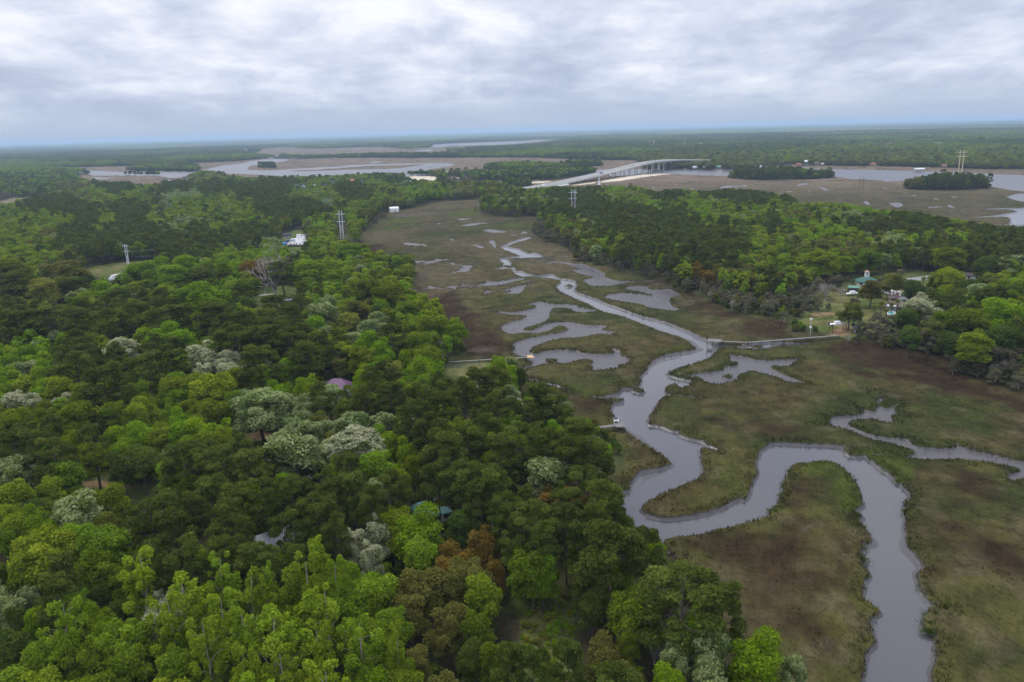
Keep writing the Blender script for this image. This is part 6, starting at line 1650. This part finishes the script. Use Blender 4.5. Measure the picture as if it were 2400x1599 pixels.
for (c, z), L in sets.items():
    look, _ = LOOK[c]
    where = ZONES[z][1]
    g = look + 's ' + where
    if len(L) == 1:
        LABEL[L[0]] = 'only ' + look + ' ' + where
        continue
    left = list(L)
    n = 0
    if len(L) == 2:
        a, b = sorted(L, key=lambda i: rows[i][3])
        LABEL[a], LABEL[b] = 'left-hand ' + look + ' ' + where, 'right-hand ' + look + ' ' + where
    else:
        for word, key in (('leftmost ', lambda i: rows[i][3]), ('rightmost ', lambda i: -rows[i][3]), ('nearest ', lambda i: -rows[i][4]), ('farthest ', lambda i: rows[i][4]), ('widest remaining ', lambda i: -rows[i][5]), ('smallest remaining ', lambda i: rows[i][5])):
            if len(left) <= 1:
                break
            i = min(left, key=key)
            LABEL[i] = word + look + ' ' + where
            left.remove(i)
        for i in left:
            LABEL[i] = ('middle ' if len(left) == 1 else 'inner ') + look + ' ' + where
    for i in L:
        GROUP[i] = g
KINDCAT = dict(P='pine tree', G='tree', T='poplar tree', B='tree', D='tree', Y='tree', K='oak tree', O='oak tree', W='blossoming tree', V='blossoming tree', S='scrub tree', X='bare tree')
for i, r in enumerate(rows):
    t, c = r[0], r[1]
    if c == 'X':
        x, y, w = t
        zg = ground_z((x, y)) - .1
        o = link('bare_tree', None, None, (x, y, zg))
        o.rotation_euler = (0, 0, R.uniform(0, 6.28))
        s = w / 10.0
        o.scale = (s, s, s * 1.05)
        link('crown', BARE[i % 3], o)
    else:
        x, y, w, h = t[:4]
        zg = ground_z((x, y)) - .2
        cm, tm, hp = PROTO[c][R.randrange(len(PROTO[c]))]
        o = link(NAME[c], None, None, (x, y, zg))
        wp = {'pine': 10.6, 'broad': 10.6, 'poplar': 8.6, 'scrub': 9.6}[KIND[c]]
        o.rotation_euler = (R.uniform(-.03, .03), R.uniform(-.03, .03), R.uniform(0, 6.28))
        s = w / wp
        o.scale = (s * R.uniform(.93, 1.07), s * R.uniform(.93, 1.07), h / hp)
        link('crown', cm, o)
        link('trunk', tm, o)
    tag(o, LABEL[i], KINDCAT[c], GROUP.get(i))
print('single trees', len(rows))

# ---- palms by the pool
pm = []
Vp, Fp = [], []
for k in range(34):
    a, e = k * 2.39996, R.uniform(-.5, 1.2)
    u = np.array([math.cos(a), math.sin(a), 0])
    w_ = np.array([-u[1], u[0], 0])
    pts = [u * t * 1.7 * math.cos(e * (1 - t * .5)) + np.array([0, 0, 1.5 * t * math.sin(e) - .9 * t * t]) for t in (.1, .5, 1.0)]
    n = len(Vp)
    for p, ww in zip(pts, (.08, .42, .06)):
        Vp += [p - w_ * ww, p + w_ * ww + np.array([0, 0, .05])]
    Fp += [(n, n + 1, n + 3, n + 2), (n + 2, n + 3, n + 5, n + 4)]
frond = mesh_np('crown', np.array(Vp), np.array(Fp), [SPEC['K']], {'tint': ('FLOAT', NP.random(len(Vp)))}, smooth=False)
for n_, (x, y) in enumerate(((1160, 830), (1330, 860), (1400, 780), (1260, 790), (1480, 760), (1740, 640), (1840, 400))):
    q, k = spot('R7', x, y + 20)
    o = tag(empty('palm_tree', q), ['stout palm left of the pool clump', 'palm standing on the lawn in front of the pool', 'palm against the white sunroom', 'palm crowding the left corner of the brown roof', 'palm between the two ends of the pool', 'palm at the right end of the brown roofed house', 'palm before the white board fence'][n_], 'palm tree')
    hh = R.uniform(4.5, 6)
    Vt, Ft = tube([(0, 0, 0), (.1, 0, hh * .5), (0, .1, hh)], [.24, .2, .22], 7)
    link('trunk', mesh_np('trunk', Vt, Ft, [BARK]), o)
    link('crown', frond, o, (0, 0, hh))


# ------------------------------------------------------------------ woods too many to count, as instances
def scatter(name, coll, P, idx, sc, rz, kind='stuff'):
    me = bpy.data.meshes.new(name)
    n = len(P)
    me.vertices.add(n)
    me.vertices.foreach_set('co', np.ascontiguousarray(P, np.float32).ravel())
    for nm, ty, key, arr in (('pick', 'INT', 'value', np.asarray(idx, np.int32)), ('size', 'FLOAT_VECTOR', 'vector', np.asarray(sc, np.float32).ravel()), ('turn', 'FLOAT_VECTOR', 'vector', np.stack([np.zeros(n), np.zeros(n), rz], 1).astype(np.float32).ravel())):
        a = me.attributes.new(nm, ty, 'POINT')
        a.data.foreach_set(key, arr)
    o = link(name, me)
    tag(o, kind=kind)
    g = bpy.data.node_groups.new(name, 'GeometryNodeTree')
    g.interface.new_socket('Geometry', in_out='INPUT', socket_type='NodeSocketGeometry')
    g.interface.new_socket('Geometry', in_out='OUTPUT', socket_type='NodeSocketGeometry')
    N, L = g.nodes, g.links
    gi, go = N.new('NodeGroupInput'), N.new('NodeGroupOutput')
    ci = N.new('GeometryNodeCollectionInfo')
    ci.inputs['Collection'].default_value = coll
    ci.inputs['Separate Children'].default_value = True
    ci.inputs['Reset Children'].default_value = True
    iop = N.new('GeometryNodeInstanceOnPoints')
    iop.inputs['Pick Instance'].default_value = True
    for nm, ty, sock in (('pick', 'INT', 'Instance Index'), ('size', 'FLOAT_VECTOR', 'Scale'), ('turn', 'FLOAT_VECTOR', 'Rotation')):
        a = N.new('GeometryNodeInputNamedAttribute')
        a.data_type = ty
        a.inputs['Name'].default_value = nm
        L.new(a.outputs['Attribute'], iop.inputs[sock])
    L.new(gi.outputs[0], iop.inputs['Points'])
    L.new(ci.outputs[0], iop.inputs['Instance'])
    L.new(iop.outputs[0], go.inputs[0])
    md = o.modifiers.new('scatter', 'NODES')
    md.node_group = g
    return o


def scatter_trees(name, T):
    """T rows: x, y, width, height, code"""
    x, y, w, h = (np.array([t[k] for t in T], float) for k in range(4))
    code = [t[4] for t in T]
    idx = np.array([LOD[c][rng.integers(len(LOD[c]))] for c in code])
    wp = np.array([{'pine': 10.6, 'broad': 10.6, 'poplar': 8.6, 'scrub': 9.6}[KIND[c]] for c in code])
    hp = np.array([far_list[i] for i in idx])
    P2 = np.stack([x, y], 1)
    m = classify(P2)
    z = np.where(m > 0, 1.4 + np.minimum(m, 40) * .03, 1.0)
    scatter(name, far_protos, np.stack([x, y, z], 1), idx, np.stack([w / wp, w / wp, h / hp], 1), rng.random(len(T)) * 6.283)


def make_rows(P, codes, wmul=1.0, hmul=1.0):
    out = []
    for (x, y), c in zip(P, codes):
        w = WID[c] * rng.uniform(.75, 1.25)
        out.append((x, y, w * wmul, tree_height(c, w) * rng.uniform(.8, 1.05) * hmul, c))
    return out


TOPS = np.array([(-80, 386), (0, 388), (170, 402), (215, 414), (230, 428), (300, 424), (370, 424), (400, 421), (420, 418), (450, 408), (480, 401), (530, 404), (560, 406), (620, 400), (650, 402), (690, 413), (735, 406), (800, 404), (870, 404), (950, 408), (965, 422), (1120, 425), (1150, 424), (1210, 440), (1235, 445), (1300, 440), (1345, 442), (1400, 438), (1480, 430), (1500, 440), (1540, 455), (1560, 448), (1600, 446), (1660, 452), (1700, 445), (1760, 446), (1800, 452), (1850, 460), (1870, 480), (1930, 478), (1990, 482), (2060, 495), (2140, 500), (2200, 512), (2260, 520), (2330, 532), (2460, 545)], float)


def below_skyline(rows):
    """the woods end where the photograph shows open water or marsh over their tops"""
    out = []
    for t in rows:
        u, v = project((t[0], t[1], t[3] + 1))
        _, vb = project((t[0], t[1], 1))
        lim = np.interp(u, TOPS[:, 0], TOPS[:, 1])
        if vb > lim and v < lim - 2:
            h = z_at((t[0], t[1]), lim + rng.uniform(0, 5))
            if h < 7:
                continue
            t = (t[0], t[1], t[2] * min(1, h / t[3] + .2), h, t[4])
        out.append(t)
    return out


mid = off_houses(clear_of_setting(plant(6.9, 520, 1250, rng), 2.0))
mid = mid[open_ground(mid, np.full(len(mid), 8.0), np.full(len(mid), 15.0))]
midrows = make_rows(mid, kinds_for(mid, rng))
mid2 = off_houses(clear_of_setting(plant(9.5, 1250, 2600, rng), 3.0))
farrows = make_rows(mid2, kinds_for(mid2, rng), 1.3, .95)
# groves on the marsh islands and shrubs along the old rail bank
gr = []
for gpoly in GROVES:
    lo, hi = gpoly.min(0), gpoly.max(0)
    n = int(min(900, np.prod(hi - lo) / 28))
    P = rng.random((n, 2)) * (hi - lo) + lo
    P = P[sdf(P, gpoly) < 0]
    low = np.prod(hi - lo) < 9000
    gr += make_rows(P, rng.choice(list('PDKS'), len(P), p=[.2, .4, .25, .15]), .8 if not low else .6, .48 if not low else .26)
groverows = gr
rb = []
for (x0, y0), (x1, y1), n in (((640, 371), (690, 371.5), 25), ((690, 371), (1040, 369.5), 260), ((1000, 369.5), (1150, 368), 130), ((560, 368), (628, 371), 60)):
    for t in rng.random(n):
        p = at(x0 + (x1 - x0) * t, y0 + (y1 - y0) * t + rng.uniform(-.4, .4))
        rb.append(p[:2])
groverows += make_rows(np.array(rb), rng.choice(list('DK'), len(rb)), .8, .5)
rest = [t[:5] for t in rest]
allr = rest + below_skyline(midrows + farrows) + groverows
for nm, sel in (('pine_wood', 'P'), ('broadleaf_wood', 'GTBDYKOWV'), ('scrub_wood', 'S')):
    scatter_trees(nm, [t for t in allr if t[4] in sel])
print('wood', len(allr))
# distant woods: whole clumps of crowns to each instance, thinning to a rough canopy at the skyline
clumps = bpy.data.collections.new('far_clump_kinds')
cl_idx = {}
ncl = 0
for code in 'PGDK':
    for v in range(3):
        r2 = np.random.default_rng(4000 + v * 17 + ord(code))
        Vs, Fs, ts, nn = [], [], [], 0
        for k in range(9):
            lob = crown_lobes(KIND[code], r2)
            Vc, Fc, ti, bl = crown_mesh('c', KIND[code], code, r2, 130, 1.35, lob)
            s = r2.uniform(.75, 1.15)
            Vc = Vc * s * np.array([1, 1, r2.uniform(.85, 1.0)]) + np.array([(k % 3 - 1) * 8.6 + r2.uniform(-2, 2), (k // 3 - 1) * 8.6 + r2.uniform(-2, 2), 0])
            Vs.append(Vc)
            Fs.append(Fc + nn)
            ts.append(np.clip(ti + r2.normal(0, .12), 0, 1))
            nn += len(Vc)
        o = bpy.data.objects.new('c%03d_far_clump' % ncl, mesh_np('far_clump', np.concatenate(Vs), np.concatenate(Fs), [SPEC[code]], {'tint': ('FLOAT', np.concatenate(ts))}, smooth=False))
        clumps.objects.link(o)
        cl_idx.setdefault(code, []).append(ncl)
        ncl += 1
far = clear_of_setting(plant(24, 2600, 7500, rng, 36.5), 4.0)
far = off_houses(far)
fc_ = kinds_for(far, rng)
ix = np.array([cl_idx[c if c in cl_idx else 'G'][rng.integers(3)] for c in fc_])
sz = rng.uniform(.9, 1.2, len(far))
scatter('distant_wood', clumps, np.concatenate([far, np.full((len(far), 1), 1.0)], 1), ix, np.stack([sz * 1.1, sz * 1.1, sz * rng.uniform(.7, 1.0, len(far))], 1), rng.integers(0, 4, len(far)) * 1.5708)
print('distant', len(far))
# the skyline woods: one rough canopy sheet
a2 = np.radians(np.arange(-40, 40.01, .08))
d2 = H / np.tan(np.radians(np.arange(.70, .098, -.012)))
A2, D2 = np.meshgrid(a2, d2)
X2, Y2 = (np.sin(A2) * D2).ravel(), (np.cos(A2) * D2).ravel()
pn = fbm(X2, Y2 * .35, 700, 4, 5)
Z2 = 9 + 6 * fbm(X2, Y2, 60, 2, 6) + 5 * rng.random(len(X2))
Z2 = np.where(D2.ravel() < d2[2], 0.2, Z2)
cc = np.where(pn[:, None] < .46, np.array((.045, .062, .022)), np.where(pn[:, None] < .55, np.array((.07, .092, .03)), np.array((.105, .13, .042)))) * rng.uniform(.7, 1.3, (len(X2), 1))
n2c = len(a2)
i2 = (np.arange(len(d2) - 1)[:, None] * n2c + np.arange(n2c - 1)[None, :]).ravel()
mc = bpy.data.materials.new('skyline_leaves')
mc.use_nodes = True
T = NT(mc.node_tree)
b = T.n('ShaderNodeBsdfDiffuse', {0: T.n('ShaderNodeAttribute', attribute_name='col').outputs['Color']})
T.n('ShaderNodeOutputMaterial', {0: b.outputs[0]})
me = mesh_np('skyline_wood', np.stack([X2, Y2, Z2], 1), np.stack([i2, i2 + 1, i2 + n2c + 1, i2 + n2c], 1), [mc], {'col': ('FLOAT_COLOR', np.concatenate([cc, np.ones((len(cc), 1))], 1))}, smooth=False)
tag(link('skyline_wood', me), kind='stuff')

# ---- undergrowth between the near trees
ug = clear_of_setting(plant(4.2, 95, 420, rng), 1.0)
ug = off_houses(ug)
ug = ug[rng.random(len(ug)) < .75]
cu = rng.choice(list('GDKDB'), len(ug), p=[.3, .3, .2, .1, .1])
idx = np.array([LOD[c][rng.integers(len(LOD[c]))] for c in cu])
s = rng.uniform(.18, .38, len(ug))
cg = rng.random((900, 2)) * np.ptp(LAWNS['clearing'], 0) + LAWNS['clearing'].min(0)
cg = cg[sdf(cg, LAWNS['clearing']) < -1][:170]
ug = np.concatenate([ug, cg])
idx = np.concatenate([idx, [LOD[c][0] for c in rng.choice(list('BGKYS'), len(cg))]])
s = np.concatenate([s, rng.uniform(.06, .17, len(cg))])
mu = classify(ug)
scatter('undergrowth', far_protos, np.stack([ug[:, 0], ug[:, 1], 1.0 + np.minimum(mu, 40) * .03 - s * 3.5], 1), idx, np.stack([s, s, s * .9], 1), rng.random(len(ug)) * 6.283)

# ---- marsh grass: blades in tufts, thick along the banks
def tufts():
    c1 = plant(1.5, 110, 480, rng, 38)
    c1 = c1[classify(c1) < 0]
    cs = channel_sd(c1)[0]
    edge = (cs > -.3) & (cs < 2.6)
    inner = (cs > 1.0) & (rng.random(len(cs)) < .6)
    c2 = plant(.8, 110, 330, rng, 38)
    c2 = c2[classify(c2) < 0]
    cs2 = channel_sd(c2)[0]
    e2 = (cs2 > -.5) & (cs2 < 1.8) & (rng.random(len(cs2)) < .7)
    P = np.concatenate([c1[edge | inner], c2[e2]])
    cs = np.concatenate([cs[edge | inner], cs2[e2]])
    n = len(P)
    d = np.hypot(P[:, 0], P[:, 1])
    near = cs < 2.6
    col = ground_colour(P, d, np.full(n, -20.0))
    hgt = np.where(near, rng.uniform(.35, .95, n), rng.uniform(.12, .36, n))
    k = 5
    Pk = np.repeat(P, k, 0) + rng.normal(0, .32, (n * k, 2))
    hk = np.repeat(hgt, k) * rng.uniform(.7, 1.2, n * k)
    a = rng.random(n * k) * 3.1416
    wd = rng.uniform(.10, .22, n * k)
    ln = rng.normal(0, .28, (n * k, 2)) * hk[:, None]
    z0 = np.where(np.repeat(near, k), .55, .95)
    V = np.empty((n * k, 3, 3))
    V[:, 0] = np.stack([Pk[:, 0] - np.cos(a) * wd, Pk[:, 1] - np.sin(a) * wd, z0], 1)
    V[:, 1] = np.stack([Pk[:, 0] + np.cos(a) * wd, Pk[:, 1] + np.sin(a) * wd, z0], 1)
    V[:, 2] = np.stack([Pk[:, 0] + ln[:, 0], Pk[:, 1] + ln[:, 1], 1.0 + hk * .75], 1)
    ck = np.repeat(col * np.where(near, 1.3, 1.55)[:, None], k, 0) * rng.uniform(.6, 1.8, (n * k, 1))
    ck = np.repeat(ck, 3, 0)
    m = bpy.data.materials.new('marsh_grass')
    m.use_nodes = True
    T = NT(m.node_tree)
    cl = T.n('ShaderNodeAttribute', attribute_name='col').outputs['Color']
    mx = T.n('ShaderNodeMixShader', {0: .3, 1: T.n('ShaderNodeBsdfDiffuse', {0: cl}).outputs[0], 2: T.n('ShaderNodeBsdfTranslucent', {0: cl}).outputs[0]})
    T.n('ShaderNodeOutputMaterial', {0: mx.outputs[0]})
    me = mesh_np('marsh_grass', V.reshape(-1, 3), np.arange(n * k * 3).reshape(-1, 3), [m], {'col': ('FLOAT_COLOR', np.concatenate([ck, np.ones((len(ck), 1))], 1))}, smooth=False)
    tag(link('marsh_grass', me), kind='stuff')
    print('tufts', n)


tufts()
# low hummocks of young grass along the lower creek
Vh, Fh = [], []
for k in range(420):
    a, r = NP.uniform(0, 6.283), abs(NP.normal(0, .55))
    p = np.array([math.cos(a) * r, math.sin(a) * r, 0])
    hgt = max(.25, 1.25 - .55 * r) * NP.uniform(.7, 1.2)
    t = NP.uniform(0, 3.14)
    w_ = np.array([math.cos(t), math.sin(t), 0]) * NP.uniform(.05, .11)
    Vh += [p - w_, p + w_, p * 1.35 + np.array([NP.normal(0, .15), NP.normal(0, .15), hgt])]
    Fh.append((3 * k, 3 * k + 1, 3 * k + 2))
hum = mesh_np('grass_clump', np.array(Vh), np.array(Fh), [SPEC['D']], {'tint': ('FLOAT', NP.random(len(Vh)) * .6)}, smooth=False)
for lab, cr, pts in (('low green grass clump on the peninsula side of the bottom creek reach', 'G', [(800, 40), (840, 140), (890, 245), (840, 330), (845, 440), (885, 590), (930, 900), (890, 975)]), ('low green grass clump on the outer bank of the bottom creek reach', 'G', [(1430, 610), (1450, 680), (1475, 740), (1515, 790), (1565, 840), (1630, 870), (1535, 950), (1490, 1040), (1480, 1100)]), ('low green grass clump along the peninsula\'s side facing the creek tongue', 'H', [(1465, 190), (1390, 215), (1385, 290), (1350, 340), (1320, 430), (1240, 590), (1290, 550), (820, 770), (300, 900), (440, 870)]), ('low green grass clump on the outer bank beyond the peninsula\'s tip', 'F', [(960, 765), (1050, 815), (1120, 865), (1210, 975), (1285, 1030), (800, 705), (1310, 1190), (1300, 1260)]), ('grass clump on the creek tongue\'s upstream bank', 'E', [(1195, 660), (1230, 740), (1290, 690), (1175, 840)])):
    for x, y in pts:
        q = wpt(cr, x, y, .6)
        k = R.uniform(.8, 1.5)
        o = link('grass_clump', hum, None, (q[0], q[1], .45))
        o.scale = (k * 1.1, k * 1.1, k * .5)
        o.rotation_euler = (0, 0, R.uniform(0, 6.28))
        tag(o, lab, 'grass', lab.replace('clump', 'clumps'))

# ------------------------------------------------------------------ haze: the air between here and the skyline
hz_m = bpy.data.materials.new('haze')
hz_m.use_nodes = True
T = NT(hz_m.node_tree)
vol = T.n('ShaderNodeVolumePrincipled', {'Color': (.57, .76, .98, 1), 'Density': HAZE, 'Anisotropy': 0.1})
o_ = T.n('ShaderNodeOutputMaterial')
hz_m.node_tree.links.new(vol.outputs[0], o_.inputs['Volume'])
hb = MB().box((0, 24000, 64), (110000, 52000, 132))
hob = hb.build('haze', hz_m)
tag(hob, kind='stuff')
